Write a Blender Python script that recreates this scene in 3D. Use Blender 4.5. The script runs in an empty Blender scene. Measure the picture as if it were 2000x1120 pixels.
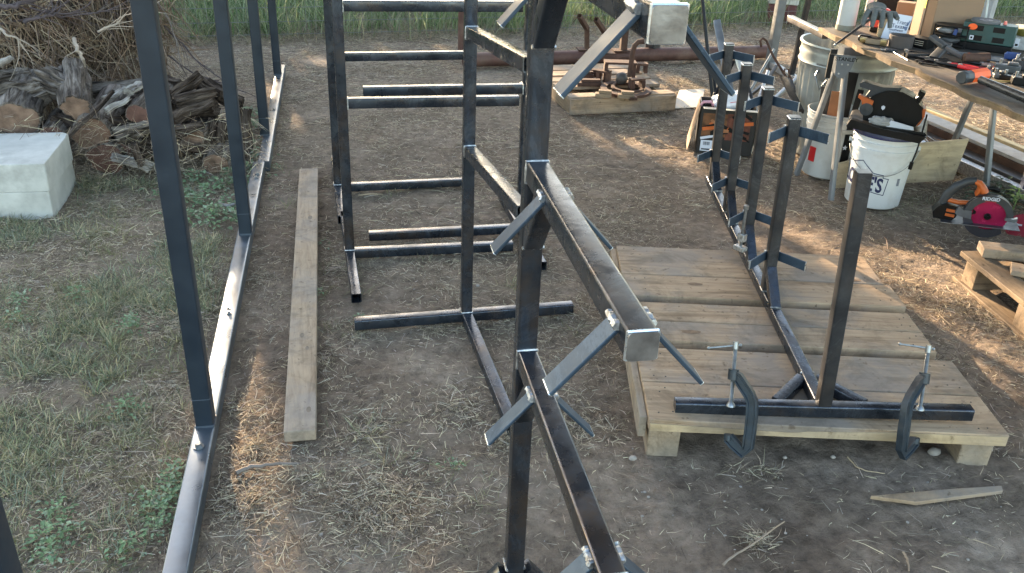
import bpy, math, random
import numpy as np
from mathutils import Vector, Matrix, noise as mnoise

# ------------------------------------------------------------------ camera
random.seed(7)
RNG = np.random.default_rng(11)
SC = bpy.context.scene
COL = SC.collection
FPX, CAM_H = 1733.0, 1.6
_p, _r, _y = math.radians(27.4), math.radians(2.4), math.radians(11.8)
_f0 = Vector((math.sin(_y), math.cos(_y), 0)); _r0 = Vector((math.cos(_y), -math.sin(_y), 0)); _u0 = Vector((0, 0, 1))
FWD = _f0*math.cos(_p) - _u0*math.sin(_p)
_uc = _f0*math.sin(_p) + _u0*math.cos(_p)
RGT = _r0*math.cos(_r) + _uc*math.sin(_r)
UPV = _uc*math.cos(_r) - _r0*math.sin(_r)
CAMP = Vector((0, 0, CAM_H))
cam = bpy.data.cameras.new('camera'); cam_o = bpy.data.objects.new('camera', cam); COL.objects.link(cam_o)
cam.sensor_width = 36; cam.lens = FPX/2000*36; cam.clip_end = 2000; cam.clip_start = 0.02
M = Matrix.Identity(4)
for i in range(3):
    M[i][0], M[i][1], M[i][2], M[i][3] = RGT[i], UPV[i], -FWD[i], CAMP[i]
cam_o.matrix_world = M
SC.camera = cam_o

# ------------------------------------------------------------------ light
SUN_EL = math.radians(13.5); SUN_AZ = math.radians(-14)      # azimuth from +Y, towards +X positive
SUN = Vector((math.sin(SUN_AZ)*math.cos(SUN_EL), math.cos(SUN_AZ)*math.cos(SUN_EL), math.sin(SUN_EL)))
w = bpy.data.worlds.new('World'); SC.world = w; w.use_nodes = True
nt = w.node_tree; nt.nodes.clear()
sky = nt.nodes.new('ShaderNodeTexSky'); sky.sky_type = 'NISHITA'; sky.sun_disc = False
sky.sun_elevation = SUN_EL; sky.sun_rotation = SUN_AZ; sky.air_density = 1.0; sky.dust_density = 1.5; sky.ozone_density = 1.0
bg = nt.nodes.new('ShaderNodeBackground'); bg.inputs[1].default_value = 0.15
out = nt.nodes.new('ShaderNodeOutputWorld')
nt.links.new(sky.outputs[0], bg.inputs[0]); nt.links.new(bg.outputs[0], out.inputs[0])
sl = bpy.data.lights.new('sun', 'SUN'); sl.energy = 4.3; sl.angle = math.radians(0.53); sl.color = (1.0, 0.80, 0.58)
so = bpy.data.objects.new('sun', sl); COL.objects.link(so)
so.rotation_euler = SUN.to_track_quat('Z', 'Y').to_euler()
SC.view_settings.view_transform = 'Standard'; SC.view_settings.look = 'None'
SC.view_settings.exposure = 2.82; SC.view_settings.gamma = 1.0
SC.view_settings.use_white_balance = True; SC.view_settings.white_balance_temperature = 7250
SC.render.engine = 'CYCLES'
SC.cycles.max_bounces = 5; SC.cycles.diffuse_bounces = 3; SC.cycles.glossy_bounces = 3; SC.cycles.transmission_bounces = 4
SC.cycles.transparent_max_bounces = 6; SC.cycles.use_denoising = True

# ------------------------------------------------------------------ helpers: measuring, tagging
def ray(px, py): return FWD + RGT*((px-1000)/FPX) + UPV*((560-py)/FPX)
def at(px, py, z=0.0):
    d = ray(px, py); return CAMP + d*((z-CAM_H)/d.z)
def at_y(px, py, y):
    d = ray(px, py); return CAMP + d*(y/d.y)
def tag(o, label=None, cat=None, group=None, kind=None):
    if label: o['label'] = label
    if cat: o['category'] = cat
    if group: o['group'] = group
    if kind: o['kind'] = kind
    return o
def thing(name, label, cat, loc=(0, 0, 0), rz=0.0, group=None, mat=None):
    o = bpy.data.objects.new(name, None); COL.objects.link(o); o.empty_display_size = .05
    if mat is not None: o.matrix_world = mat
    else: o.matrix_world = Matrix.Translation(Vector(loc)) @ Matrix.Rotation(rz, 4, 'Z')
    MW[o.name] = o.matrix_world.copy()
    return tag(o, label, cat, group)
MW = {}
def facing(p): return math.atan2(p[1], p[0]) - math.pi/2     # local -Y looks back along the line to the origin
def copy_tree(o, parent=None):
    c = o.copy(); COL.objects.link(c)
    if parent is not None:
        c.parent = parent
    for ch in list(o.children): copy_tree(ch, c)
    return c

def frame_of(p, q, up=(0, 0, 1)):
    p, q, up = Vector(p), Vector(q), Vector(up)
    z = (q-p); L = z.length; z.normalize()
    x = up.cross(z)
    if x.length < 1e-5: x = Vector((1, 0, 0)).cross(z)
    if x.length < 1e-5: x = Vector((0, 1, 0)).cross(z)
    x.normalize(); y = z.cross(x)
    return p, x, y, z, L

class MB:
    def __init__(s): s.v = []; s.f = []; s.sm = []
    def add(s, vs, fs, smooth=False):
        b = len(s.v); s.v += [Vector(v) for v in vs]; s.f += [[i+b for i in f] for f in fs]; s.sm += [smooth]*len(fs); return s
    def box(s, c, size, rz=0.0, m=None):
        hx, hy, hz = size[0]/2, size[1]/2, size[2]/2
        mm = (Matrix.Translation(Vector(c)) @ Matrix.Rotation(rz, 4, 'Z')) if m is None else (Matrix.Translation(Vector(c)) @ m)
        vs = [mm @ Vector((x*hx, y*hy, z*hz)) for z in (-1, 1) for y in (-1, 1) for x in (-1, 1)]
        return s.add(vs, [(0, 2, 3, 1), (4, 5, 7, 6), (0, 1, 5, 4), (2, 6, 7, 3), (0, 4, 6, 2), (1, 3, 7, 5)])
    def bar(s, p, q, wd, ht, up=(0, 0, 1), r=0.004, caps=True, hollow=False, seg=3):
        """rectangular tube with rounded edges from p to q"""
        o, x, y, z, L = frame_of(p, q, up)
        prof = []
        for cx, cy, a0 in ((1, 1, 0), (-1, 1, 90), (-1, -1, 180), (1, -1, 270)):
            for k in range(seg+1):
                a = math.radians(a0+90*k/seg)
                prof.append((cx*(wd/2-r)+r*math.cos(a), cy*(ht/2-r)+r*math.sin(a)))
        n = len(prof); vs = []
        for t in (0, L):
            vs += [o+x*a+y*b+z*t for a, b in prof]
        fs = [(i, (i+1) % n, n+(i+1) % n, n+i) for i in range(n)]
        fl = [f for i, f in enumerate(fs) if i % (seg+1) == seg]; cr = [f for i, f in enumerate(fs) if i % (seg+1) != seg]
        s.add(vs, cr, True); b0_ = len(s.v)-len(vs); s.f += [[i+b0_ for i in f] for f in fl]; s.sm += [False]*len(fl)
        if hollow:                                   # open end at q with the wall thickness showing
            t_ = .003; k1 = 1-2*t_/wd; k2 = 1-2*t_/ht
            vs = [o+x*a+y*b+z*L for a, b in prof]+[o+x*a*k1+y*b*k2+z*L for a, b in prof]+[o+x*a*k1+y*b*k2+z*(L-.12) for a, b in prof]
            s.add(vs, [(i, (i+1) % n, n+(i+1) % n, n+i) for i in range(n)]+[(n+i, n+(i+1) % n, 2*n+(i+1) % n, 2*n+i) for i in range(n)]+[tuple(range(2*n, 3*n))])
            s.add([o+x*a+y*b for a, b in prof], [tuple(reversed(range(n)))])
        elif caps:
            s.add([o+x*a+y*b for a, b in prof], [tuple(reversed(range(n)))])
            s.add([o+x*a+y*b+z*L for a, b in prof], [tuple(range(n))])
        return s
    def cyl(s, p, q, r1, r2=None, n=16, caps=(1, 1)):
        r2 = r1 if r2 is None else r2
        o, x, y, z, L = frame_of(p, q)
        vs = []
        for t, r in ((0, r1), (L, r2)):
            vs += [o+z*t+x*(r*math.cos(2*math.pi*i/n))+y*(r*math.sin(2*math.pi*i/n)) for i in range(n)]
        s.add(vs, [(i, (i+1) % n, n+(i+1) % n, n+i) for i in range(n)], True)
        if caps[0]: s.add(vs[:n], [tuple(reversed(range(n)))])
        if caps[1]: s.add(vs[n:], [tuple(range(n))])
        return s
    def path(s, pts, r, n=8, caps=True, flat=1.0, up=(0, 0, 1)):
        """tube through points; r one number or a list"""
        pts = [Vector(p) for p in pts]; rr = r if isinstance(r, (list, tuple)) else [r]*len(pts)
        vs = []; px = None
        for i, p in enumerate(pts):
            d = (pts[min(i+1, len(pts)-1)]-pts[max(i-1, 0)]).normalized()
            if px is None:
                x = Vector(up).cross(d)
                if x.length < .05: x = Vector((1, 0, 0)).cross(d)
            else: x = px-d*px.dot(d)
            x.normalize(); px = x; y = d.cross(x)
            vs += [p+x*(rr[i]*math.cos(2*math.pi*k/n))+y*(rr[i]*flat*math.sin(2*math.pi*k/n)) for k in range(n)]
        fs = []
        for i in range(len(pts)-1):
            fs += [(i*n+k, i*n+(k+1) % n, (i+1)*n+(k+1) % n, (i+1)*n+k) for k in range(n)]
        s.add(vs, fs, True)
        if caps:
            s.add(vs[:n], [tuple(reversed(range(n)))]); s.add(vs[-n:], [tuple(range(n))])
        return s
    def lathe(s, prof, c=(0, 0, 0), n=40, m=None, closed=False, wob=None):
        """prof = list of (r, z)"""
        mm = Matrix.Translation(Vector(c)) @ (m or Matrix.Identity(4)); vs = []
        for r, z in prof:
            for i in range(n):
                a = 2*math.pi*i/n; rr = r if wob is None else wob(r, z, a)
                vs.append(mm @ Vector((rr*math.cos(a), rr*math.sin(a), z)))
        k = len(prof); fs = []
        for j in range(k if closed else k-1):
            j2 = (j+1) % k
            fs += [(j*n+i, j*n+(i+1) % n, j2*n+(i+1) % n, j2*n+i) for i in range(n)]
        return s.add(vs, fs, True)
    def prism(s, poly, t0, t1, m=None, smooth=False):
        """poly in local xz, thickness along local y from t0 to t1"""
        mm = m or Matrix.Identity(4); n = len(poly)
        vs = [mm @ Vector((x, t0, z)) for x, z in poly]+[mm @ Vector((x, t1, z)) for x, z in poly]
        s.add(vs, [tuple(range(n)), tuple(reversed(range(n, 2*n)))])
        return s.add(vs, [(i, n+i, n+(i+1) % n, (i+1) % n) for i in range(n)], smooth)
    def ball(s, c, r, n=16, sc=(1, 1, 1), fn=None):
        c = Vector(c); vs = []; h = n//2
        for j in range(h+1):
            t = math.pi*j/h
            for i in range(n):
                a = 2*math.pi*i/n; d = Vector((math.sin(t)*math.cos(a), math.sin(t)*math.sin(a), math.cos(t)))
                k = r*(fn(d) if fn else 1); vs.append(c+Vector((d.x*sc[0], d.y*sc[1], d.z*sc[2]))*k)
        fs = [(j*n+i, (j+1)*n+i, (j+1)*n+(i+1) % n, j*n+(i+1) % n) for j in range(h) for i in range(n)]
        return s.add(vs, fs, True)
    def build(s, name, mt, parent=None, world=True, bevel=0.0, sharp=40):
        vs = s.v
        if parent is not None and world:
            inv = MW[parent.name].inverted(); vs = [inv @ v for v in vs]
        me = bpy.data.meshes.new(name); me.from_pydata([tuple(v) for v in vs], [], s.f); me.validate()
        if len(me.polygons) == len(s.sm): me.polygons.foreach_set('use_smooth', s.sm)
        me.set_sharp_from_angle(angle=math.radians(sharp))
        me.materials.append(mt)
        o = bpy.data.objects.new(name, me); COL.objects.link(o)
        if parent is not None:
            o.parent = parent; MW[o.name] = MW[parent.name]
        else: MW[o.name] = Matrix.Identity(4)
        if bevel:
            b = o.modifiers.new('bevel', 'BEVEL'); b.width = bevel; b.segments = 2; b.limit_method = 'ANGLE'; b.angle_limit = math.radians(35)
        return o

def text_mesh(body, size, mt, name, parent, m, depth=.0006, shear=0.0, bold=0.0, warp=None, squash=1.0, spacing=1.0):
    """lettering: text lies in local xz, its face towards local -y (before m)"""
    cu = bpy.data.curves.new('t', 'FONT'); cu.body = body; cu.size = size; cu.align_x = 'CENTER'; cu.align_y = 'CENTER'
    cu.extrude = depth/2; cu.shear = shear; cu.offset = bold; cu.space_character = spacing; cu.resolution_u = 3
    ob = bpy.data.objects.new('t', cu); COL.objects.link(ob)
    dg = bpy.context.evaluated_depsgraph_get(); me = bpy.data.meshes.new_from_object(ob.evaluated_get(dg))
    bpy.data.objects.remove(ob)
    for v in me.vertices:
        x, y, z = v.co.x*squash, v.co.y, v.co.z
        p = Vector((x, -z, y))
        v.co = warp(p) if warp else m @ p
    me.name = name; me.materials.clear(); me.materials.append(mt)
    o = bpy.data.objects.new(name, me); COL.objects.link(o)
    if parent is not None: o.parent = parent; MW[o.name] = MW[parent.name]
    return o

# ------------------------------------------------------------------ materials
def new_mat(name):
    m = bpy.data.materials.new(name); m.use_nodes = True; n = m.node_tree
    for x in list(n.nodes):
        if x.type not in ('BSDF_PRINCIPLED', 'OUTPUT_MATERIAL'): n.nodes.remove(x)
    b = [x for x in n.nodes if x.type == 'BSDF_PRINCIPLED'][0]
    return m, n, b
def nd(n, t, **k):
    x = n.nodes.new(t)
    for a, v in k.items():
        if a.startswith('i_'): x.inputs[a[2:].replace('_', ' ')].default_value = v
        else: setattr(x, a, v)
    return x
def coords(n, scale=(1, 1, 1), rand=True):
    tc = nd(n, 'ShaderNodeTexCoord'); mp = nd(n, 'ShaderNodeMapping'); mp.inputs['Scale'].default_value = scale
    n.links.new(tc.outputs['Object'], mp.inputs['Vector'])
    if rand:
        oi = nd(n, 'ShaderNodeObjectInfo'); mu = nd(n, 'ShaderNodeMath', operation='MULTIPLY'); mu.inputs[1].default_value = 37.0
        n.links.new(oi.outputs['Random'], mu.inputs[0]); n.links.new(mu.outputs[0], mp.inputs['Location'])
    return mp.outputs[0]
def noise_tex(n, vec, scale, detail=4, rough=.55, dist=0.0):
    x = nd(n, 'ShaderNodeTexNoise'); x.inputs['Scale'].default_value = scale; x.inputs['Detail'].default_value = detail
    x.inputs['Roughness'].default_value = rough; x.inputs['Distortion'].default_value = dist
    n.links.new(vec, x.inputs['Vector']); return x.outputs['Fac']
def ramp(n, fac, stops):
    r = nd(n, 'ShaderNodeValToRGB'); e = r.color_ramp.elements
    while len(e) < len(stops): e.new(0.5)
    for k, (p, c) in enumerate(stops):
        e[k].position = p; e[k].color = (c if len(c) == 4 else (*c, 1)) if isinstance(c, (tuple, list)) else (c, c, c, 1)
    n.links.new(fac, r.inputs[0]); return r.outputs[0]
def mix(n, fac, a, b, mode='MIX'):
    x = nd(n, 'ShaderNodeMix', data_type='RGBA', blend_type=mode)
    if isinstance(fac, (int, float)): x.inputs[0].default_value = fac
    else: n.links.new(fac, x.inputs[0])
    for s_, v in ((6, a), (7, b)):
        if isinstance(v, tuple): x.inputs[s_].default_value = (*v[:3], 1)
        else: n.links.new(v, x.inputs[s_])
    return x.outputs[2]
def bump(n, b, h, strength=.3, dist=.01):
    x = nd(n, 'ShaderNodeBump'); x.inputs['Strength'].default_value = strength; x.inputs['Distance'].default_value = dist
    n.links.new(h, x.inputs['Height']); n.links.new(x.outputs[0], b.inputs['Normal'])

def simple(name, c, rough=.6, metal=0.0, var=.25, scale=25, bmp=.15, spec=.5, dirt=None):
    m, n, b = new_mat(name); v = coords(n); f = noise_tex(n, v, scale, 5, .6)
    lo = tuple(x*(1-var) for x in c); hi = tuple(min(1, x*(1+var)) for x in c)
    col = ramp(n, f, [(.3, lo), (.7, hi)])
    if dirt:
        g = ramp(n, noise_tex(n, v, scale*.35, 6, .7), [(.5, 0.0), (.72, 1.0)]); col = mix(n, g, col, dirt)
    n.links.new(col, b.inputs['Base Color'])
    r = ramp(n, f, [(.3, max(0, rough-.1)), (.7, min(1, rough+.1))]); n.links.new(r, b.inputs['Roughness'])
    b.inputs['Metallic'].default_value = metal; b.inputs['Specular IOR Level'].default_value = spec
    if bmp: bump(n, b, noise_tex(n, v, scale*4, 3), bmp, .002)
    return m

def steel(name, dark=(.024, .030, .040), light=(.10, .115, .14), brown=(.085, .062, .048), metal=.75, rough=(.14, .42), brownth=(.50, .70)):
    m, n, b = new_mat(name); v = coords(n)
    f = noise_tex(n, v, 9, 6, .65, .4)
    c = ramp(n, f, [(.3, dark), (.62, tuple((a+b_)/2 for a, b_ in zip(dark, light))), (.78, light)])
    g = ramp(n, noise_tex(n, v, 4.5, 7, .72), [(brownth[0], 0.0), (brownth[1], 1.0)]); c = mix(n, g, c, brown)
    sp = ramp(n, noise_tex(n, v, 160, 2, .5), [(.70, 0.0), (.80, .3)]); c = mix(n, sp, c, tuple(min(1, x*1.6) for x in light))
    sc = ramp(n, noise_tex(n, v, 2.6, 8, .8, 2.2), [(.52, 0.0), (.56, .16), (.60, 0.0)]); c = mix(n, sc, c, tuple(min(1, x*1.9) for x in light))
    n.links.new(c, b.inputs['Base Color']); b.inputs['Metallic'].default_value = metal
    r = ramp(n, noise_tex(n, v, 14, 5, .6), [(.3, rough[0]), (.7, rough[1])]); n.links.new(r, b.inputs['Roughness'])
    bump(n, b, noise_tex(n, v, 60, 4), .12, .002)
    return m

def wood(name, axis='x', lo=(.20, .145, .09), hi=(.42, .33, .22), grey=(.27, .245, .21), greyamt=.5, rough=.75, gs=1.0):
    m, n, b = new_mat(name)
    st = {'x': (.9, 9, 9), 'y': (9, .9, 9), 'z': (9, 9, .9)}[axis]
    v = coords(n, st)
    f = noise_tex(n, v, 1.5*gs, 8, .66, 2.2)
    f2 = noise_tex(n, v, 7*gs, 4, .7, .3)
    c = ramp(n, f, [(.28, lo), (.42, tuple((a*.4+b_*.6) for a, b_ in zip(lo, hi))), (.6, hi), (.8, tuple(a*.45+b_*.55 for a, b_ in zip(lo, hi)))])
    k = ramp(n, f2, [(.30, .74), (.58, 1.0)]); c = mix(n, 1.0, c, k, 'MULTIPLY')
    v2 = coords(n, (1, 1, 1)); g = ramp(n, noise_tex(n, v2, 3.2, 5, .65), [(.44, 0.0), (.60, greyamt)]); c = mix(n, g, c, grey)
    bl = ramp(n, noise_tex(n, v2, 5.5, 6, .7, .8), [(.34, .62), (.52, 1.0), (.7, 1.1)]); c = mix(n, 1.0, c, bl, 'MULTIPLY')
    s = ramp(n, noise_tex(n, v2, 38, 3, .6), [(.63, 0.0), (.72, .6)]); c = mix(n, s, c, tuple(x*.35 for x in lo))
    n.links.new(c, b.inputs['Base Color']); b.inputs['Roughness'].default_value = rough; b.inputs['Specular IOR Level'].default_value = .25
    bump(n, b, f2, .35, .003)
    return m

def attr_mat(name, rough=.8, trans=0.0, spec=.2):
    m, n, b = new_mat(name); a = nd(n, 'ShaderNodeAttribute', attribute_name='tint')
    n.links.new(a.outputs['Color'], b.inputs['Base Color']); b.inputs['Roughness'].default_value = rough
    b.inputs['Specular IOR Level'].default_value = spec
    if trans:
        t = nd(n, 'ShaderNodeBsdfTranslucent'); n.links.new(a.outputs['Color'], t.inputs[0])
        ms = nd(n, 'ShaderNodeMixShader'); ms.inputs[0].default_value = trans
        o = [x for x in n.nodes if x.type == 'OUTPUT_MATERIAL'][0]
        n.links.new(b.outputs[0], ms.inputs[1]); n.links.new(t.outputs[0], ms.inputs[2]); n.links.new(ms.outputs[0], o.inputs[0])
    return m

STEEL = steel('mill scale steel')
STEEL_B = steel('mill scale steel blue', (.03, .04, .05), (.10, .12, .145), (.06, .055, .05), .7, (.33, .55), (.62, .85))
STEEL_R = steel('steel with rust haze', (.026, .027, .030), (.095, .095, .098), (.065, .052, .044), .6, (.28, .5), (.45, .75))
WING = steel('flat bar steel', (.022, .040, .062), (.070, .105, .145), (.04, .045, .05), .5, (.38, .56), (.66, .9))
WELD = simple('weld bead', (.42, .42, .42), .4, .9, .5, 90, .5)
CAPM = simple('ground bright steel', (.28, .275, .27), .36, .85, .35, 24, .15)
BRIGHT = simple('bright edge steel', (.72, .78, .82), .3, .95, .15, 60, .1)
PAINT = simple('blue grey paint', (.012, .020, .030), .42, .0, .12, 12, .04, .4)
RAILM = simple('primed steel rail', (.125, .15, .18), .34, .75, .25, 8, .06, .5, (.12, .13, .14))
GALV = simple('galvanised steel', (.28, .295, .30), .42, .85, .2, 8, .06)
GALV_P = simple('painted grey legs', (.17, .178, .185), .45, .3, .12, 12, .04)
RUST = simple('rusty steel', (.075, .040, .029), .78, .15, .45, 18, .35, .3, (.13, .075, .05))
RUST_P = simple('rusty pipe', (.115, .055, .042), .62, .2, .3, 12, .2, .4, (.18, .11, .08))
BLACK = simple('black plastic', (.004, .004, .0045), .45, 0, .3, 30, .05, .25)
BLACK_M = simple('black metal', (.010, .010, .011), .38, .5, .3, 30, .1)
GREYP = simple('dark grey plastic', (.032, .035, .039), .5, 0, .2, 30, .08)
ORANGE = simple('orange plastic', (.50, .105, .02), .45, 0, .15, 20, .03)
FLUO = simple('orange paint', (1.0, .12, .02), .5, 0, .1, 20, .03)
RED = simple('red plastic', (.52, .02, .022), .4, 0, .15, 20, .03)
CRIM = simple('crimson blade paint', (.42, .02, .085), .22, .3, .12, 16, .04)
WHITE = simple('white plastic', (.60, .61, .60), .42, 0, .05, 6, .04, .5, (.42, .38, .33))
WHITE2 = simple('old white plastic', (.44, .44, .42), .5, 0, .08, 6, .04, .5, (.36, .32, .27))
PAPER = simple('white paper', (.58, .60, .66), .8, 0, .03, 20, .02)
INK = simple('navy ink', (.012, .02, .075), .5, 0, .1, 20, 0)
NAVY = simple('navy plastic lid', (.012, .016, .07), .35, 0, .2, 20, .03)
CARD = simple('brown cardboard', (.24, .155, .095), .85, 0, .1, 9, .1)
CARDW = simple('pale cardboard', (.60, .52, .42), .85, 0, .07, 9, .1)
GREEN = simple('dark green plastic', (.018, .06, .055), .45, 0, .15, 20, .03)
OLIVE = simple('olive tin', (.17, .145, .035), .4, .2, .15, 20, .05)
CREAM = simple('cream lid', (.52, .46, .30), .55, 0, .12, 20, .05)
BLUEP = simple('blue plastic', (.02, .05, .16), .4, 0, .15, 20, .03)
CONC = simple('pale concrete', (.47, .46, .42), .85, 0, .2, 6, .5, .3, (.24, .225, .20))
STONE = simple('stone', (.29, .255, .22), .85, 0, .25, 14, .5)
GLOVE = simple('grey knit glove', (.09, .095, .09), .9, 0, .3, 60, .4)
CLAMPM = simple('blue grey cast iron', (.020, .030, .040), .42, .35, .35, 30, .4, .5, (.05, .05, .05))
SCREW = simple('zinc screw', (.27, .28, .285), .36, .9, .3, 60, .1)
PAL = wood('treated pine', 'x', (.20, .122, .072), (.42, .295, .19), (.22, .185, .155), .8)
PAL_Y = wood('treated pine post', 'y', (.19, .13, .085), (.34, .255, .175), (.23, .20, .165), .6)
FRESH = wood('fresh cut pine', 'x', (.40, .27, .14), (.52, .385, .24), (.34, .26, .18), .6)
PLANKM = wood('weathered pine', 'y', (.19, .125, .08), (.40, .295, .20), (.26, .23, .205), .6)
OLDW = wood('old pallet wood', 'x', (.12, .08, .05), (.30, .21, .13), (.17, .13, .10), .5)
OLDW_Y = wood('old pallet wood across', 'y', (.12, .08, .05), (.30, .21, .13), (.17, .13, .10), .5)
PLY = wood('plywood', 'x', (.30, .215, .12), (.52, .40, .25), (.36, .32, .26), .3, gs=.6)
PLYEDGE = wood('plywood edge', 'y', (.10, .06, .03), (.30, .20, .11), (.10, .08, .06), .7)
TABLETOP = wood('worn table plywood', 'y', (.045, .036, .028), (.13, .105, .08), (.05, .046, .043), .8)
BARK = simple('grey bark', (.19, .155, .13), .95, 0, .6, 26, 1.0, .15, (.36, .34, .32))
def bark_mat(name, lo, hi, rag=1.0):
    m, n, b = new_mat(name); v = coords(n, (26, 26, 3.2)); f = noise_tex(n, v, 1.2, 6, .68, .8)
    c = ramp(n, f, [(.34, tuple(x*.22 for x in lo)), (.46, lo), (.62, hi), (.8, tuple(x*.7 for x in hi))])
    v2 = coords(n); g = ramp(n, noise_tex(n, v2, 9, 4), [(.35, .55), (.65, 1.1)]); c = mix(n, 1.0, c, g, 'MULTIPLY')
    n.links.new(c, b.inputs['Base Color']); b.inputs['Roughness'].default_value = .95; b.inputs['Specular IOR Level'].default_value = .1
    bump(n, b, f, 1.0*rag, .02); return m
BARKZ = bark_mat('ridged bark', (.12, .095, .078), (.30, .255, .22))
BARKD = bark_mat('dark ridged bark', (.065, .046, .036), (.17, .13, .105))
PALEW = bark_mat('splintered pale wood', (.30, .26, .23), (.50, .47, .43), .4)
CUT = simple('sawn log face', (.19, .12, .085), .85, 0, .45, 18, .4, .2, (.16, .085, .055))
CUTR = simple('red sawn log face', (.125, .065, .05), .85, 0, .35, 16, .4, .2, (.11, .055, .04))
WHITEWOOD = simple('bleached wood', (.40, .38, .36), .85, 0, .2, 16, .5, .2, (.3, .26, .22))
TWIG = simple('dry twig', (.20, .165, .14), .9, 0, .35, 14, .4, .2)
TAN = simple('tan leather', (.30, .12, .05), .7, 0, .2, 20, .1)
BLADES = attr_mat('dry grass', .85, .25)
GRASS = attr_mat('green grass', .7, .35)
LEAF = attr_mat('weed leaves', .6, .3)
def clear_mat():
    m, n, b = new_mat('clear plastic'); b.inputs['Base Color'].default_value = (.75, .78, .78, 1)
    b.inputs['Roughness'].default_value = .25; b.inputs['Transmission Weight'].default_value = .6; b.inputs['IOR'].default_value = 1.2
    return m
CLEAR = clear_mat()

# ------------------------------------------------------------------ ground sheet
def vnoise(x, y, seed=0):
    xi = np.floor(x).astype(np.int64); yi = np.floor(y).astype(np.int64); fx = x-xi; fy = y-yi
    fx = fx*fx*(3-2*fx); fy = fy*fy*(3-2*fy)
    def h(a, b):
        k = (a*374761393 + b*668265263 + seed*1442695041) & 0xFFFFFFFF
        k = ((k ^ (k >> 13))*1274126177) & 0xFFFFFFFF
        return ((k ^ (k >> 16)) & 0xFFFF)/65535.0
    return (h(xi, yi)*(1-fx)+h(xi+1, yi)*fx)*(1-fy)+(h(xi, yi+1)*(1-fx)+h(xi+1, yi+1)*fx)*fy
def fbm(x, y, s, o=4, seed=0):
    a, t, r = 1.0, 0.0, 0.0
    for k in range(o):
        r = r+a*vnoise(x*s, y*s, seed+k*7); t += a; a *= .55; s *= 2.1
    return r/t
def ground_z(x, y):
    z = (fbm(x, y, 2.2, 3, 3)-.5)*.035+(fbm(x, y, 14, 3, 5)-.5)*.018+(fbm(x, y, 55, 2, 8)-.5)*.008
    return z-.010
def px_of(x, y, z=0.0):
    dx, dy, dz = x-0.0, y-0.0, z-CAM_H
    d = dx*FWD.x+dy*FWD.y+dz*FWD.z
    u = dx*RGT.x+dy*RGT.y+dz*RGT.z; v = dx*UPV.x+dy*UPV.y+dz*UPV.z
    return 1000+FPX*u/d, 560-FPX*v/d, d
def axis(a, b, fine, far):
    core = np.arange(a, b, fine); g = fine*1.25; lo = [a]; hi = [core[-1]]
    while hi[-1] < far: hi.append(hi[-1]+g); lo.append(lo[-1]-g); g *= 1.35
    return np.concatenate([np.array(lo[::-1]), core[1:], np.array(hi[1:])])
def grid_mesh(name, X, Y, Z, mt):
    ny, nx = X.shape; me = bpy.data.meshes.new(name)
    co = np.stack([X, Y, Z], -1).reshape(-1, 3).astype(np.float32)
    me.vertices.add(len(co)); me.vertices.foreach_set('co', co.ravel())
    i = np.arange(ny*nx).reshape(ny, nx); q = np.stack([i[:-1, :-1], i[:-1, 1:], i[1:, 1:], i[1:, :-1]], -1).reshape(-1, 4)
    me.loops.add(q.size); me.loops.foreach_set('vertex_index', q.ravel().astype(np.int32))
    me.polygons.add(len(q)); me.polygons.foreach_set('loop_start', np.arange(0, q.size, 4, dtype=np.int32))
    me.polygons.foreach_set('loop_total', np.full(len(q), 4, dtype=np.int32))
    me.polygons.foreach_set('use_smooth', np.ones(len(q), dtype=bool)); me.update(); me.validate()
    me.materials.append(mt); o = bpy.data.objects.new(name, me); COL.objects.link(o); MW[o.name] = Matrix.Identity(4)
    return o

# how grassy / how littered a spot is (the real cover of the yard)
def grassy(x, y):
    g = np.clip((-.46-x)/.10, 0, 1)*np.clip((4.7-y)/.5, 0, 1)
    g = np.maximum(g, np.clip((y-7.5)/.5, 0, 1))
    return g
def litter(x, y):
    l = .45+1.0*(fbm(x, y, 1.6, 3, 21)-.45)
    bare = np.clip((x-.55)/.4, 0, 1)*np.clip((2.6-y)/.8, 0, 1)
    bare2 = np.clip(1-np.hypot((x-1.9)/.9, (y-3.3)/.45), 0, 1)
    l = l*(1-.82*bare)*(1-.6*np.clip(bare2*1.6, 0, 1))
    l = l+.30*np.clip((-.45-x)/.1, 0, 1)+.5*np.clip(1-np.hypot((x+.05)/.55, (y-1.7)/.55), 0, 1)+.35*np.clip((y-4.6)/1.2, 0, 1)
    l = l+.30*np.clip(1-np.hypot((x-2.9)/.8, (y-2.2)/1.2), 0, 1)
    return np.clip(l, .04, 1.3)

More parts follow.
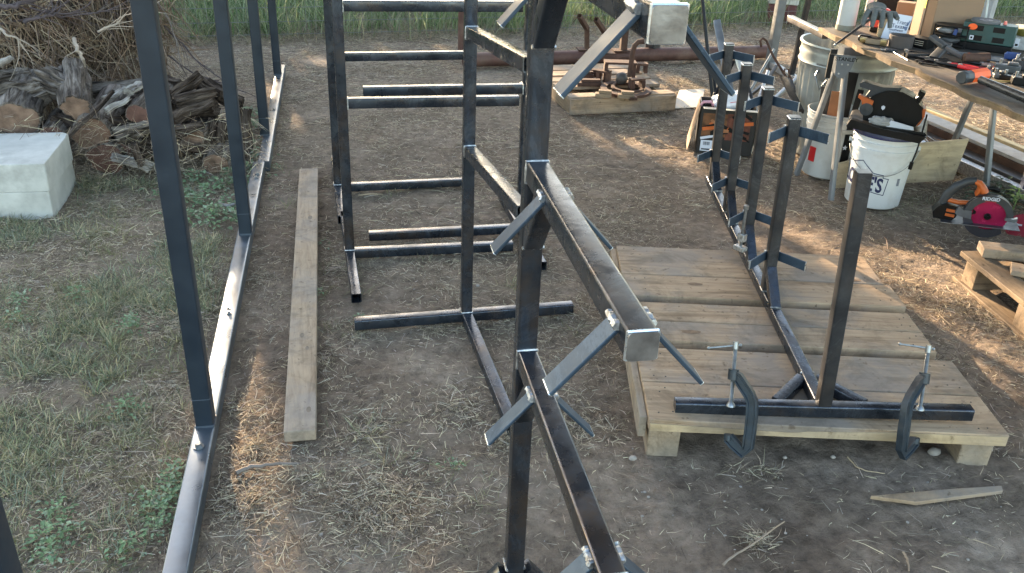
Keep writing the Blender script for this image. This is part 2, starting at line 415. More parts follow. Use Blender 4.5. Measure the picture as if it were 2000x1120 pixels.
gx = axis(-2.2, 4.6, .02, 900); gy = axis(.9, 8.4, .02, 900)
GX, GY = np.meshgrid(gx, gy)
near = np.clip(1-(np.maximum(np.abs(GX-1.2)-4, 0)+np.maximum(np.abs(GY-4.5)-4.5, 0))/8, 0, 1)
GZ = ground_z(GX, GY)*near
def ground_material():
    m, n, b = new_mat('yard soil'); v = coords(n, (1, 1, 1), False)
    c = ramp(n, noise_tex(n, v, 2.3, 7, .62), [(.30, (.135, .097, .072)), (.5, (.225, .168, .128)), (.68, (.335, .262, .205))])
    c2 = ramp(n, noise_tex(n, v, 21, 6, .68), [(.30, .42), (.5, .88), (.72, 1.35)])
    c = mix(n, 1.0, c, c2, 'MULTIPLY')
    a = nd(n, 'ShaderNodeAttribute', attribute_name='cover')
    sep = nd(n, 'ShaderNodeSeparateColor'); n.links.new(a.outputs['Color'], sep.inputs[0])
    st = ramp(n, noise_tex(n, v, 60, 5, .75, 1.5), [(.42, 0.0), (.62, 1.0)])
    mu = nd(n, 'ShaderNodeMath', operation='MULTIPLY'); n.links.new(st, mu.inputs[0]); n.links.new(sep.outputs[0], mu.inputs[1])
    c = mix(n, mu.outputs[0], c, (.37, .29, .20))
    mg = nd(n, 'ShaderNodeMath', operation='MULTIPLY'); mg.inputs[1].default_value = .25; n.links.new(sep.outputs[1], mg.inputs[0])
    c = mix(n, mg.outputs[0], c, (.17, .155, .12))
    vo = nd(n, 'ShaderNodeTexVoronoi'); vo.inputs['Scale'].default_value = 75; n.links.new(v, vo.inputs['Vector'])
    pb = ramp(n, vo.outputs['Distance'], [(.0, 1.0), (.13, 0.0)])
    pm = ramp(n, noise_tex(n, v, 40, 2), [(.6, 0.0), (.66, .8)])
    pk = nd(n, 'ShaderNodeMath', operation='MULTIPLY'); n.links.new(pb, pk.inputs[0]); n.links.new(pm, pk.inputs[1])
    c = mix(n, pk.outputs[0], c, (.42, .37, .32))
    n.links.new(c, b.inputs['Base Color']); b.inputs['Roughness'].default_value = .95; b.inputs['Specular IOR Level'].default_value = .15
    h = noise_tex(n, v, 26, 8, .72, .6); h2 = noise_tex(n, v, 120, 5, .75)
    ad = nd(n, 'ShaderNodeMath', operation='MULTIPLY_ADD'); ad.inputs[1].default_value = .35
    n.links.new(h2, ad.inputs[0]); n.links.new(h, ad.inputs[2])
    bump(n, b, ad.outputs[0], .85, .025)
    return m
ground = grid_mesh('ground', GX, GY, GZ, ground_material()); tag(ground, kind='structure')
ca = ground.data.color_attributes.new('cover', 'FLOAT_COLOR', 'POINT')
cc = np.zeros((GX.size, 4), np.float32); cc[:, 3] = 1
cc[:, 0] = np.clip(litter(GX, GY).ravel(), 0, 1)*.8; cc[:, 1] = grassy(GX, GY).ravel()*np.clip(.3+1.6*(fbm(GX, GY, 3.2, 3, 41)-.4), 0, 1).ravel()
ca.data.foreach_set('color', cc.ravel())

# ------------------------------------------------------------------ blades (straw, grass, twigs): thin curved strips
def strips(name, P, D, Wd, L, wid, bend, color, mt, seg=2, parent=None):
    """P start, D unit direction, Wd unit width direction, L length, wid width, bend vector added by t^2, color (n,3)"""
    n = len(P); ts = np.linspace(0, 1, seg+1); rows = []
    for t in ts[:-1]:
        c = P+D*(L*t)[:, None]+bend*(t*t); wv = Wd*(wid*.5*(1-t*.55))[:, None]
        rows += [c-wv, c+wv]
    rows.append(P+D*L[:, None]+bend)
    V = np.stack(rows, 1); k = V.shape[1]; tri = []
    for s in range(seg-1):
        a = 2*s; tri += [(a, a+1, a+3), (a, a+3, a+2)]
    a = 2*(seg-1); tri.append((a, a+1, a+2)); tri = np.array(tri)
    T = (np.arange(n)[:, None, None]*k+tri[None]).reshape(-1, 3)
    if parent is not None:
        V = V-np.array(MW[parent.name].translation)[None, None, :]
    me = bpy.data.meshes.new(name); me.vertices.add(n*k); me.vertices.foreach_set('co', V.reshape(-1).astype(np.float32))
    me.loops.add(T.size); me.loops.foreach_set('vertex_index', T.ravel().astype(np.int32))
    me.polygons.add(len(T)); me.polygons.foreach_set('loop_start', np.arange(0, T.size, 3, dtype=np.int32))
    me.polygons.foreach_set('loop_total', np.full(len(T), 3, dtype=np.int32)); me.update(calc_edges=True)
    at_ = me.color_attributes.new('tint', 'FLOAT_COLOR', 'POINT'); cl = np.ones((n, k, 4), np.float32); cl[:, :, :3] = color[:, None, :]
    at_.data.foreach_set('color', cl.ravel()); me.materials.append(mt)
    o = bpy.data.objects.new(name, me); COL.objects.link(o); MW[o.name] = Matrix.Identity(4)
    if parent is not None: o.parent = parent; MW[o.name] = MW[parent.name]
    return o
def pick(n, cols, var=.2):
    c = np.array(cols)[RNG.integers(0, len(cols), n)]
    return np.clip(c*(1+RNG.uniform(-var, var, (n, 1)))*(1+RNG.uniform(-.06, .06, (n, 3))), 0, 1)
def in_view(x, y, m=60):
    a, b, d = px_of(x, y, 0.0); return (a > -m) & (a < 2000+m) & (b > -m) & (b < 1120+m*2) & (d > .2)
def scatter(n, x0, x1, y0, y1, dens, near_bias=True):
    """rejection sampling on density; in-view only; equal density per picture area is approached by bias"""
    X = RNG.uniform(x0, x1, n); Y = RNG.uniform(y0, y1, n)
    k = in_view(X, Y)&(RNG.uniform(0, 1, n) < dens(X, Y)); return X[k], Y[k]
# keep-out boxes for flat lying things (litter may touch them but not pierce them)
PA = math.radians(-12.1)
def clear_of(x, y):
    k = ~((x > -.212)&(x < -.107)&(y > 2.12)&(y < 4.37))
    k &= ~((x > -.455)&(x < -.375)&(y > 1.0)&(y < 6.2))
    xr = (x-.82)*math.cos(PA)+(y-1.932)*math.sin(PA); yr = -(x-.82)*math.sin(PA)+(y-1.932)*math.cos(PA)
    k &= ~((xr > -.02)&(xr < 1.03)&(yr > -.01)&(yr < 1.2))
    k &= ~((x < -1.24)&(y > 3.92)&(y < 4.5))
    return k
STRAW = [(.56, .46, .32), (.42, .335, .235), (.60, .50, .355), (.24, .185, .13), (.50, .43, .34), (.13, .10, .075), (.10, .075, .055)]
def lay_litter():
    def dens(x, y): return np.clip(litter(x, y), 0, 1)*np.clip(.28+.9*(fbm(x, y, 5, 3, 31)-.38)*2, .06, 1)
    parts = []
    for n, y0, y1, sc in ((640000, .9, 3.6, 1.0), (560000, 3.6, 8.4, 1.35)):
        x, y = scatter(n, -2.6, 5.6, y0, y1, dens); k = clear_of(x, y); x, y = x[k], y[k]
        parts.append((x, y, np.full(len(x), sc)))
    # clumps of raked dry grass
    cl = [(470, 800, .16), (500, 870, .14), (750, 1000, .13), (760, 960, .10), (720, 835, .07), (700, 645, .09), (850, 640, .08), (1440, 880, .045), (890, 800, .12),
          (660, 520, .10), (1210, 640, .10), (620, 700, .10), (1490, 905, .04), (480, 980, .14), (1480, 1050, .03), (1870, 600, .18), (1960, 640, .15), (1560, 280, .12), (1340, 160, .12), (1530, 320, .10),
          (1930, 260, .35), (850, 70, .2), (1120, 830, .08), (1000, 860, .06), (1900, 330, .2), (340, 640, .1), (330, 740, .08), (1930, 850, .05), (680, 60, .25), (1600, 120, .3)]
    for px, py, r in cl:
        c = at(px, py); m = int(min(2600, 15000*r*r*3+260)); a = RNG.uniform(0, 6.28, m); q = np.abs(RNG.normal(0, r, m))
        x = c.x+q*np.cos(a); y = c.y+q*np.sin(a); k = clear_of(x, y); parts.append((x[k], y[k], np.full(k.sum(), 1.15 if c.y < 4 else 1.7)))
    x = np.concatenate([p[0] for p in parts]); y = np.concatenate([p[1] for p in parts]); s = np.concatenate([p[2] for p in parts]); n = len(x)
    z = ground_z(x, y)+RNG.uniform(.001, .014, n)
    a = RNG.uniform(0, 6.283, n); el = np.abs(RNG.normal(.05, .16, n))
    D = np.stack([np.cos(a)*np.cos(el), np.sin(a)*np.cos(el), np.sin(el)], 1)
    tw = RNG.uniform(-.9, .9, n); Hn = np.stack([-np.sin(a), np.cos(a), np.zeros(n)], 1)
    Wd = Hn*np.cos(tw)[:, None]+np.array([0, 0, 1.0])[None]*np.sin(tw)[:, None]
    L = RNG.gamma(1.7, .012, n)*s+.006; wid = RNG.uniform(.0008, .0024, n)*s
    bend = Hn*(L*RNG.normal(0, .35, n))[:, None]; bend[:, 2] -= L*np.sin(el)*.8
    o = strips('straw_litter', np.stack([x, y, z], 1), D, Wd, L, wid, bend, pick(n, STRAW, .35), BLADES, 2)
    tag(o, 'dry straw and grass clippings strewn over the bare brown soil', 'dry grass', kind='stuff')
    print('litter', n)
lay_litter()

def tuft_field(name, label, cat, cx, cy, nb, rad, h, cols, wid=(.0016, .0035), lean=.55, seg=3, mt=GRASS, var=.25):
    """clumps of upright blades at centres"""
    X, Y, H, R = [], [], [], []
    for x, y in zip(cx, cy):
        m = max(3, int(RNG.uniform(.5, 1.4)*nb)); r = np.abs(RNG.normal(0, rad*RNG.uniform(.5, 1.2), m)); a = RNG.uniform(0, 6.28, m)
        X.append(x+r*np.cos(a)); Y.append(y+r*np.sin(a)); hh = h*RNG.uniform(.5, 1.3)
        H.append(hh*RNG.uniform(.4, 1.2, m)); R.append(a)
    x, y, L, ra = map(np.concatenate, (X, Y, H, R)); n = len(x)
    k = clear_of(x, y); x, y, L, ra = x[k], y[k], L[k], ra[k]; n = len(x)
    az = ra+RNG.normal(0, .9, n); el = np.clip(RNG.normal(math.pi/2-lean, .3, n), .1, 1.55)
    D = np.stack([np.cos(az)*np.cos(el), np.sin(az)*np.cos(el), np.sin(el)], 1)
    wa = az+math.pi/2+RNG.normal(0, .7, n); Wd = np.stack([np.cos(wa), np.sin(wa), np.zeros(n)], 1)
    bend = np.stack([np.cos(az), np.sin(az), -np.ones(n)*.7], 1)*(L*RNG.uniform(.1, .6, n))[:, None]
    o = strips(name, np.stack([x, y, ground_z(x, y)-.003], 1), D, Wd, L, RNG.uniform(*wid, n), bend, pick(n, cols, var), mt, seg)
    tag(o, label, cat, kind='stuff'); print(name, n); return o
G1 = [(.20, .23, .13), (.30, .31, .19), (.12, .14, .085), (.38, .34, .20), (.50, .42, .26), (.27, .30, .22)]
GY_ = [(.26, .25, .12), (.32, .27, .15), (.20, .21, .09), (.36, .31, .19)]
def dg(x, y): return np.clip(grassy(x, y)*(.03+4.0*np.clip(fbm(x, y, 3.2, 3, 41)-.50, 0, 1)), 0, 1)
x, y = scatter(9500, -2.3, -.42, 1.0, 4.4, dg)
tuft_field('lawn_grass', 'short green and blue-green grass tufts left of the long ground rail', 'grass', x, y, 26, .032, .055, G1)
def dgy(x, y): return np.clip(grassy(x, y)*(.10+2.6*np.clip(fbm(x, y, 4.1, 3, 47)-.46, 0, 1)), 0, 1)
x, y = scatter(5200, -2.3, -.42, 1.0, 4.4, dgy)
tuft_field('yellowed_grass', 'yellowing dry grass tufts mixed into the lawn left of the long rail', 'dry grass', x, y, 20, .03, .045, GY_, (.0012, .003), .75)
# a few tufts in the working yard
pts = [(700, 640), (715, 838), (885, 910), (620, 570), (855, 625), (1790, 400), (1800, 412), (1770, 402), (1820, 395), (370, 1000), (620, 930), (940, 980), (760, 900), (730, 1040), (600, 480), (630, 520), (700, 570),
       (560, 230), (500, 200), (470, 235), (550, 330), (740, 500), (760, 375), (835, 505), (1120, 640), (1000, 560), (1780, 388), (1760, 415), (1960, 335), (1985, 345), (1740, 418), (560, 400), (640, 640)]
P = [at(*q) for q in pts]
tuft_field('yard_weeds', 'small grass tufts poking up through the trodden soil of the yard', 'weeds', [p.x for p in P], [p.y for p in P], 46, .045, .05, G1+GY_, (.0015, .003), .7)
# tall field beyond the fence
def dt(x, y): return np.clip(.35+1.0*(fbm(x, y, 1.3, 3, 61)-.4), .15, 1)
FENCE_A, FENCE_B = Vector((-4.6, 7.05, 0)), Vector((7.2, 8.35, 0))
def beyond(x, y): return y > FENCE_A.y+(x-FENCE_A.x)*(FENCE_B.y-FENCE_A.y)/(FENCE_B.x-FENCE_A.x)+.12
X = RNG.uniform(-5, 9, 15000); Y = RNG.uniform(7.2, 12.5, 15000); k = beyond(X, Y)&(RNG.uniform(0, 1, 15000) < dt(X, Y)); X, Y = X[k], Y[k]
tuft_field('tall_grass', 'tall unmown green field grass beyond the wire fence', 'tall grass', X, Y, 17, .10, .40,
           [(.13, .20, .08), (.18, .25, .11), (.25, .31, .15), (.09, .14, .06), (.34, .35, .20), (.27, .31, .19)], (.004, .009), .32, 3)
X = RNG.uniform(-5, 9, 9000); Y = RNG.uniform(7.0, 8.9, 9000); k = beyond(X, Y+.28)&(Y < 8.9)&(RNG.uniform(0, 1, 9000) < .6); X, Y = X[k], Y[k]
tuft_field('dry_fence_grass', 'dry buff grass matted along the foot of the wire fence', 'dry grass', X, Y, 12, .08, .16, [(.34, .28, .18), (.26, .21, .14), (.40, .34, .23), (.20, .19, .10)], (.003, .006), .9, 2)

# leafy weeds: small pointed leaves on low stems
def leaf_cluster(name, label, cat, spots, n_leaf, rad, h, size, cols, kind='stuff', group=None):
    V, C = [], []
    for (cx, cy, cz) in spots:
        for _ in range(int(n_leaf*random.uniform(.7, 1.3))):
            a = random.uniform(0, 6.28); r = abs(random.gauss(0, rad)); b = Vector((cx+r*math.cos(a), cy+r*math.sin(a), cz+random.uniform(.1, 1)*h*max(.2, 1-r/(2.5*rad))))
            d = Vector((math.cos(a+random.gauss(0, .8)), math.sin(a+random.gauss(0, .8)), random.uniform(-.3, .6))).normalized()
            s = d.cross(Vector((0, 0, 1))).normalized(); L = size*random.uniform(.6, 1.3); u = s.cross(d)
            V.append([b, b+d*L*.45+s*L*.32+u*L*.06, b+d*L-u*L*.15, b+d*L*.45-s*L*.32+u*L*.06, b+d*L*.5-u*L*.05]); C.append(pick(1, cols, .25)[0])
    vs = [v for q in V for v in q]; fs = []
    for i in range(len(V)): k = 5*i; fs += [(k, k+1, k+4), (k+1, k+2, k+4), (k+2, k+3, k+4), (k+3, k, k+4)]
    me = bpy.data.meshes.new(name); me.from_pydata([tuple(v) for v in vs], [], fs)
    at_ = me.color_attributes.new('tint', 'FLOAT_COLOR', 'POINT'); cl = np.ones((len(vs), 4), np.float32); cl[:, :3] = np.repeat(np.array(C), 5, 0)
    at_.data.foreach_set('color', cl.ravel()); me.materials.append(LEAF)
    o = bpy.data.objects.new(name, me); COL.objects.link(o); return tag(o, label, cat, group, kind)
W1 = [(.18, .26, .14), (.22, .30, .17), (.29, .35, .23), (.14, .20, .10)]
sp = [at(a, b) for a, b in ((400, 380), (430, 365), (380, 400), (420, 420), (350, 390), (450, 345), (470, 360), (490, 335), (330, 375), (410, 440), (455, 430), (380, 350), (360, 430), (440, 400), (490, 225), (495, 250), (490, 285), (505, 305))]
leaf_cluster('leafy_weeds', 'broad-leaved green weeds beside the rail in front of the log pile', 'weeds', sp, 60, .055, .05, .026, W1)
sp = [at(a, b) for a, b in ((335, 985), (345, 945), (350, 925), (320, 1010), (310, 1040), (340, 960), (290, 990), (255, 640), (30, 630), (110, 1010), (130, 1045), (90, 1060), (260, 640), (245, 800), (250, 1080), (40, 590), (150, 580), (100, 1090))]
leaf_cluster('feathery_weeds', 'grey-green feathery weeds in the lawn by the near end of the long rail', 'weeds', sp, 70, .035, .05, .014, W1)
sp = [at(a, b) for a, b in ((880, 910), (700, 628), (745, 498), (620, 575), (630, 480), (540, 330))]
leaf_cluster('small_weeds', 'tiny green weeds in the bare soil between the steel stands', 'weeds', sp, 26, .022, .03, .012, W1)
sp = [at(1930, 405), at(1945, 395), at(1960, 410), at(1905, 385), at(1950, 380)]
leaf_cluster('dark_weeds', 'dark weeds growing behind the circular saw', 'weeds', sp, 70, .07, .10, .03, [(.06, .09, .05), (.09, .12, .07)])
t = thing('seedling', 'pale yellow-green seedling standing behind the spare red saw blade', 'plant', at(1978, 410, 0))
b = MB(); p0 = at(1978, 410, 0); b.path([p0, p0+Vector((.005, 0, .05)), p0+Vector((0, .0, .11))], .003, 6); b.build('stem', simple('stem green', (.2, .3, .08)), t)
lf = leaf_cluster('leaves', None, None, [(0, 0, .06)], 16, .02, .07, .05, [(.34, .42, .15), (.26, .36, .11)], None); lf.parent = t

# pebbles
def pebbles():
    b = MB()
    for _ in range(170):
        px, py = random.uniform(600, 1990), random.uniform(420, 1110); p = at(px, py)
        if not clear_of(np.array([p.x]), np.array([p.y]))[0]: continue
        r = random.choice([.002, .003, .004, .006])*random.uniform(.7, 1.2)
        b.ball((p.x, p.y, float(ground_z(np.array([p.x]), np.array([p.y]))[0])+r*.3), r, 6, (1, random.uniform(.6, 1), .45), lambda d: 1+.3*mnoise.noise(d*2+Vector((px, 0, 0))))
    tag(b.build('gravel', STONE), 'tiny pale pebbles scattered on the brown soil', 'pebbles', kind='stuff')
pebbles()
# ------------------------------------------------------------------ unseen trees added to shade the yard, crowns cut where sun should fall
GAPS = []
def gap(px, py, rw, rl=None): p = at(px, py); GAPS.append((p.x, p.y, rw, rl or rw*2.6))
for g in ((1105, 195, .09, .30), (1160, 235, .10, .34), (1215, 270, .07, .25), (1320, 150, .14, .5), (1290, 165, .1, .4), (1530, 285, .16, .45), (1500, 330, .08, .25),
          (1760, 560, .30, .42), (1900, 560, .34, .40), (1960, 660, .26, .36), (1880, 700, .12, .2), (1730, 520, .2, .3), (1950, 250, .6, .9), (1850, 240, .4, .6),
          (745, 1000, .04, .12), (560, 1090, .10, .10), (478, 990, .04, .20), (500, 860, .06, .25), (350, 900, .07, .08), (250, 560, .06, .1), (430, 700, .05, .42), (350, 720, .07, .14), (600, 700, .05, .10),
          (1560, 455, .08, .16), (1690, 480, .10, .2), (1600, 120, .3, .6), (800, 110, .3, .22), (1450, 100, .3, .4), (1150, 40, .7, .5), (600, 110, .25, .15), (1680, 430, .10, .2),
          (470, 640, .05, .25), (1330, 190, .12, .3), (1800, 130, .8, .5), (1660, 700, .04, .25), (1480, 480, .07, .12), (535, 190, .05, .5)):
    gap(*g)
# spots on upright steel and bench tops that catch the sun
for (px, py, z, rw, rl) in ((1690, 420, .75, .05, .3), (1680, 560, .5, .05, .3), (1650, 30, .85, .16, .5), (1850, 60, .8, .2, .5), (1585, 130, .6, .12, .5), (1500, 250, .6, .04, .2), (1318, 55, 1.4, .05, .2),
                            (1900, 480, .15, .10, .2), (1690, 200, .5, .08, .3), (1985, 10, .95, .2, .5), (1150, 165, .15, .25, .5), (1260, 160, .15, .2, .5), (1530, 60, .3, .25, .5)):
    p = at(px, py, z); k = z/math.tan(SUN_EL); GAPS.append((p.x-math.sin(SUN_AZ)*k, p.y-math.cos(SUN_AZ)*k, rw, rl))
GAPS.append((1.85, -.25, .15, 1.4))
def added_shade_tree(cx, cy, n, label, top=6.0, xmax=99):
    t = thing('added_shade_tree', label, 'tree', (cx, cy, 0), 0, 'unseen trees added for shade')
    b = MB()
    b.path([(cx, cy, -.1), (cx+.1, cy, 1.0), (cx-.05, cy+.1, 2.2), (cx+.1, cy, top*.7)], [.16, .13, .10, .04], 10)
    for k in range(9):
        a = k*2.4; z = 1.0+k*.3; b.path([(cx, cy, z), (cx+.8*math.cos(a), cy+.5*math.sin(a), z+.5), (cx+1.7*math.cos(a), cy+.9*math.sin(a), z+.7)], [.06, .035, .012], 6)
    b.build('trunk', BARK, t)
    X = cx+RNG.normal(0, 1.15, n)+0; Y = cy+RNG.uniform(-.8, .8, n); Z = RNG.uniform(.5, top, n)
    k = (np.abs(X-cx) < 2.6)&(X < xmax); X, Y, Z = X[k], Y[k], Z[k]
    qx = X-Z/SUN.z*SUN.x; qy = Y-Z/SUN.z*SUN.y
    ca_, sa_ = math.cos(SUN_AZ), math.sin(SUN_AZ)
    keep = np.ones(len(X), bool)
    for gx_, gy_, rw, rl in GAPS:
        dx, dy = qx-gx_, qy-gy_; u = dx*ca_-dy*sa_; v = dx*sa_+dy*ca_
        keep &= ((u/(rw+.07))**2+(v/(rl+.26))**2) > 1  # leaves left out so chosen sun patches reach the yard
    X, Y, Z = X[keep], Y[keep], Z[keep]; m = len(X)
    D = RNG.normal(0, 1, (m, 3)); D /= np.linalg.norm(D, axis=1)[:, None]
    Wd = np.cross(D, RNG.normal(0, 1, (m, 3))); Wd /= np.linalg.norm(Wd, axis=1)[:, None]
    L = RNG.uniform(.12, .22, m)
    strips('crown', np.stack([X, Y, Z], 1), D, Wd, L, L*.75, D*0.0, pick(m, [(.05, .09, .03), (.07, .12, .04), (.04, .07, .03)]), LEAF, 2, t)
for cx, tp, xm, lb in ((-8.0, 6.0, 99, 'unseen tall leftmost green tree added to shade the yard'), (-5.6, 6.0, 99, 'unseen tall green tree second from left, added to shade the yard'), (-3.3, 6.2, 99, 'unseen tall green tree in the middle, added to shade the yard'),
                       (-1.42, 6.2, -.5, 'unseen tall narrow green tree beside the low bushes, added for shade'), (.9, 2.9, 99, 'unseen low green bush nearest the tall trees, added for shade'), (3.3, 2.9, 99, 'unseen low green bush in the middle of the bushes, added for shade'), (5.6, 2.9, 99, 'unseen rightmost low green bush added for shade')):
    added_shade_tree(cx, 15.0, 12000 if tp > 4 else 6000, lb, tp, xm)

# ------------------------------------------------------------------ carport roof over the yard (above the picture); the grey canopy posts carry it
t = thing('carport_roof', 'corrugated steel roof carried by the grey posts, above the picture', 'roof', (1.6, 2, 3.3))
b = MB(); x = -.9; vs_ = []; k = 0
while x < 7.0: vs_.append((x, 3.32 if k % 2 else 3.30)); x += .05; k += 1
m_ = len(vs_); b.add([(a, 2.2, z) for a, z in vs_]+[(a, 6.5, z) for a, z in vs_]+[(a, 2.2, z+.012) for a, z in vs_]+[(a, 6.5, z+.012) for a, z in vs_], [(i, m_+i, m_+i+1, i+1) for i in range(m_-1)]+[(2*m_+i, 2*m_+i+1, 3*m_+i+1, 3*m_+i) for i in range(m_-1)])
b.build('roof_sheet', simple('dull roof steel', (.16, .155, .15), .6, .1, .2, 3, 0), t)
for y in (2.26, 4.3, 6.42): b = MB(); b.bar((-.9, y, 3.25), (7.0, y, 3.25), .06, .08); b.build('purlin', STEEL, t)
# ------------------------------------------------------------------ wire fence
def wire_fence():
    t = thing('wire_fence', 'thin welded wire mesh fence along the edge of the tall grass', 'fence', tuple(FENCE_A))
    d = (FENCE_B-FENCE_A); L = d.length; u = d.normalized(); b = MB()
    for z in (.04, .14, .25, .36, .48, .60, .74, .88):
        for k in range(12): b.cyl(FENCE_A+u*(L*k/12)+Vector((0, 0, z)), FENCE_A+u*(L*(k+1)/12)+Vector((0, 0, z)), .0022, n=4, caps=(0, 0))
    s = 0.0
    while s < L: b.cyl(FENCE_A+u*s+Vector((0, 0, .02)), FENCE_A+u*s+Vector((0, 0, .9)), .0015, n=3, caps=(0, 0)); s += .076
    b.build('mesh', simple('fence wire', (.20, .20, .19), .55, .4, .2, 5, 0), t)
wire_fence()
def rust_post(px, py, h, r, label):
    p = at(px, py); t = thing('fence_post', label, 'post', tuple(p)); b = MB(); b.cyl(p-Vector((0, 0, .1)), p+Vector((0, 0, h)), r, n=20); b.build('pipe', RUST_P, t)
    b = MB(); b.ball(p+Vector((0, 0, h)), r*1.02, 16, (1, 1, .5)); b.build('cap', RUST_P, t)
rust_post(903, 98, 1.3, .036, 'upright round rusty pipe post in front of the fence')
# pipe lying on the ground
p0, p1 = at(905, 118, .05), at(1497, 101, .05)
t = thing('rusty_pipe', 'long red-brown rusty pipe lying on the soil along the fence', 'pipe', tuple(p0))
b = MB(); n_ = 14; ps = [p0.lerp(p1, k/n_)+Vector((0, .0, .003*math.sin(k*.9))) for k in range(n_+1)]
b.path(ps, .052, 24, caps=False); b.build('pipe_body', RUST_P, t)
b = MB(); b.cyl(ps[-1], ps[-1]+(ps[-1]-ps[-2]).normalized()*.004, .052, n=24); b.build('pipe_end', BLACK_M, t)

# ------------------------------------------------------------------ long wall frame at the left: rail and blue-grey posts
t = thing('steel_wall_frame', 'long steel floor rail with a row of upright blue-grey painted posts', 'steel frame', (-.42, 2.16, 0))
def rail_x(y): return -.425+(y-1.6)*.0065
JY = 4.40
b = MB(); b.bar((rail_x(.35), .35, .030), (rail_x(JY), JY, .030), .058, .054, r=.006, hollow=True); b.build('base_rail', RAILM, t)
b = MB(); b.bar((rail_x(JY)+.022, JY+.004, .030), (rail_x(6.42)+.016, 6.42, .030), .058, .054, r=.006); b.build('base_rail', RAILM, t)
for k, (px, py) in enumerate(((None, None), (398, 836), (478, 460), (516, 265), (541, 147))):
    if px is None: x_, y_ = rail_x(.82)+.006, .85
    else: q = at(px, py, .057); x_, y_ = q.x+.003, q.y+.026
    b = MB(); b.bar((x_, y_, .0575), (x_, y_, 2.3), .050, .052, up=(0, 1, 0), r=.005); ob = b.build('post', PAINT, t)
    b = MB(); b.bar((x_, y_, .0572), (x_, y_, .064), .053, .055, up=(0, 1, 0), r=.004)
    b.bar((x_, y_, .150), (x_, y_, .1525), .0512, .0532, up=(0, 1, 0), r=.004); b.build('weld_seam', simple('painted seam', (.05, .065, .085), .5, 0, .1, 20, 0), t)
for px, py, hd in ((388, 873, .013), (447, 612, .008), (446, 604, .007), (500, 348, .009), (503, 340, .008), (535, 215, .009)):
    q = at(px, py, .058); b = MB(); b.cyl((q.x, q.y, .0575), (q.x, q.y, .0605), hd*1.15, n=20); b.cyl((q.x, q.y, .0605), (q.x, q.y, .0605+hd*.8), hd*.75, n=6); b.build('bolt', SCREW, t, bevel=.0008)

# ------------------------------------------------------------------ welded C-shaped stands
def bead(b, c, ax, half, r=.0032):
    """weld bead: lumpy short tube centred at c along ax"""
    ax = Vector(ax).normalized(); pts, rr = [], []
    n = 12
    for k in range(n+1):
        pts.append(Vector(c)+ax*(-half+2*half*k/n)+Vector((random.uniform(-1, 1), random.uniform(-1, 1), random.uniform(-1, 1)))*.0006); rr.append(r*random.uniform(.75, 1.25))
    b.path(pts, rr, 6)
def ring(b, c, u, v, h, r=.0026):
    c, u, v = Vector(c), Vector(u).normalized(), Vector(v).normalized(); co = [(1, 1), (-1, 1), (-1, -1), (1, -1), (1, 1)]; pts, rr = [], []
    for i in range(4):
        for k in range(7):
            f = k/7; a = co[i][0]*(1-f)+co[i+1][0]*f; d = co[i][1]*(1-f)+co[i+1][1]*f; pts.append(c+u*h*a+v*h*d); rr.append(r*random.uniform(.75, 1.3))
    pts.append(pts[0]); rr.append(rr[0]); b.path(pts, rr, 6)
S = .038
def stand(label, base, foot_dir, arm_dir, foot_half=.40, arm_len=.68, rise=0.0, arm_z=(.021, .648, 1.005, 1.37), top=1.75, near_open=True):
    base = Vector(base); t = thing('steel_stand', label, 'steel stand', tuple(base), 0, 'bare steel stands on the soil')
    fd = Vector(foot_dir).normalized(); ad = Vector(arm_dir).normalized(); z0 = .021
    b = MB(); b.bar(base+Vector((0, 0, z0+S/2+.0002)), base+Vector((0, 0, top)), S, S, up=fd, r=.004); b.build('upright', STEEL, t)
    b = MB(); b.bar(base-fd*foot_half+Vector((0, 0, z0)), base+fd*foot_half+Vector((0, 0, z0)), S, S, r=.004, hollow=True); b.build('foot', STEEL, t)
    for z in arm_z:
        b = MB(); b.bar(base+ad*(S/2+.0002)+Vector((0, 0, z)), base+ad*arm_len+Vector((0, 0, z+(rise if z > .1 else 0))), S, S, r=.004, hollow=True); b.build('arm', STEEL, t)
    for z in arm_z[1:]:
        b = MB(); ring(b, base+ad*(S/2+.0012)+Vector((0, 0, z)), fd, (0, 0, 1), S/2); b.build('weld', WELD, t)
    b = MB(); ring(b, base+Vector((0, 0, z0+S/2+.001)), fd, ad, S/2); b.build('weld', WELD, t)
    return t
b0 = at(660, 362, .04); stand('bare steel stand farthest back on the left, its arms reaching right', (b0.x, b0.y+.02, 0), (.03, -1, 0), (1, .035, 0), .40, .64)
b1 = at(683, 490, .04); stand('bare steel stand on the left whose open foot end points to the viewer', (b1.x, b1.y+.02, 0), (.035, -1, 0), (1, 0, 0), .40, .68)
b2 = at(912, 612, .04); stand('bare steel stand in the middle, its arms reaching towards the viewer', (b2.x, b2.y+.02, 0), (1, .035, 0), (.06, -1, 0), .40, .70, .065, (.021, .648, 1.03, 1.40))
b4 = at(1026, 455, .04); stand('bare steel stand hidden behind the big rack, its arms reaching left', (.765, 3.53, 0), (.035, -1, 0), (-1, -.02, 0), .385, .665)

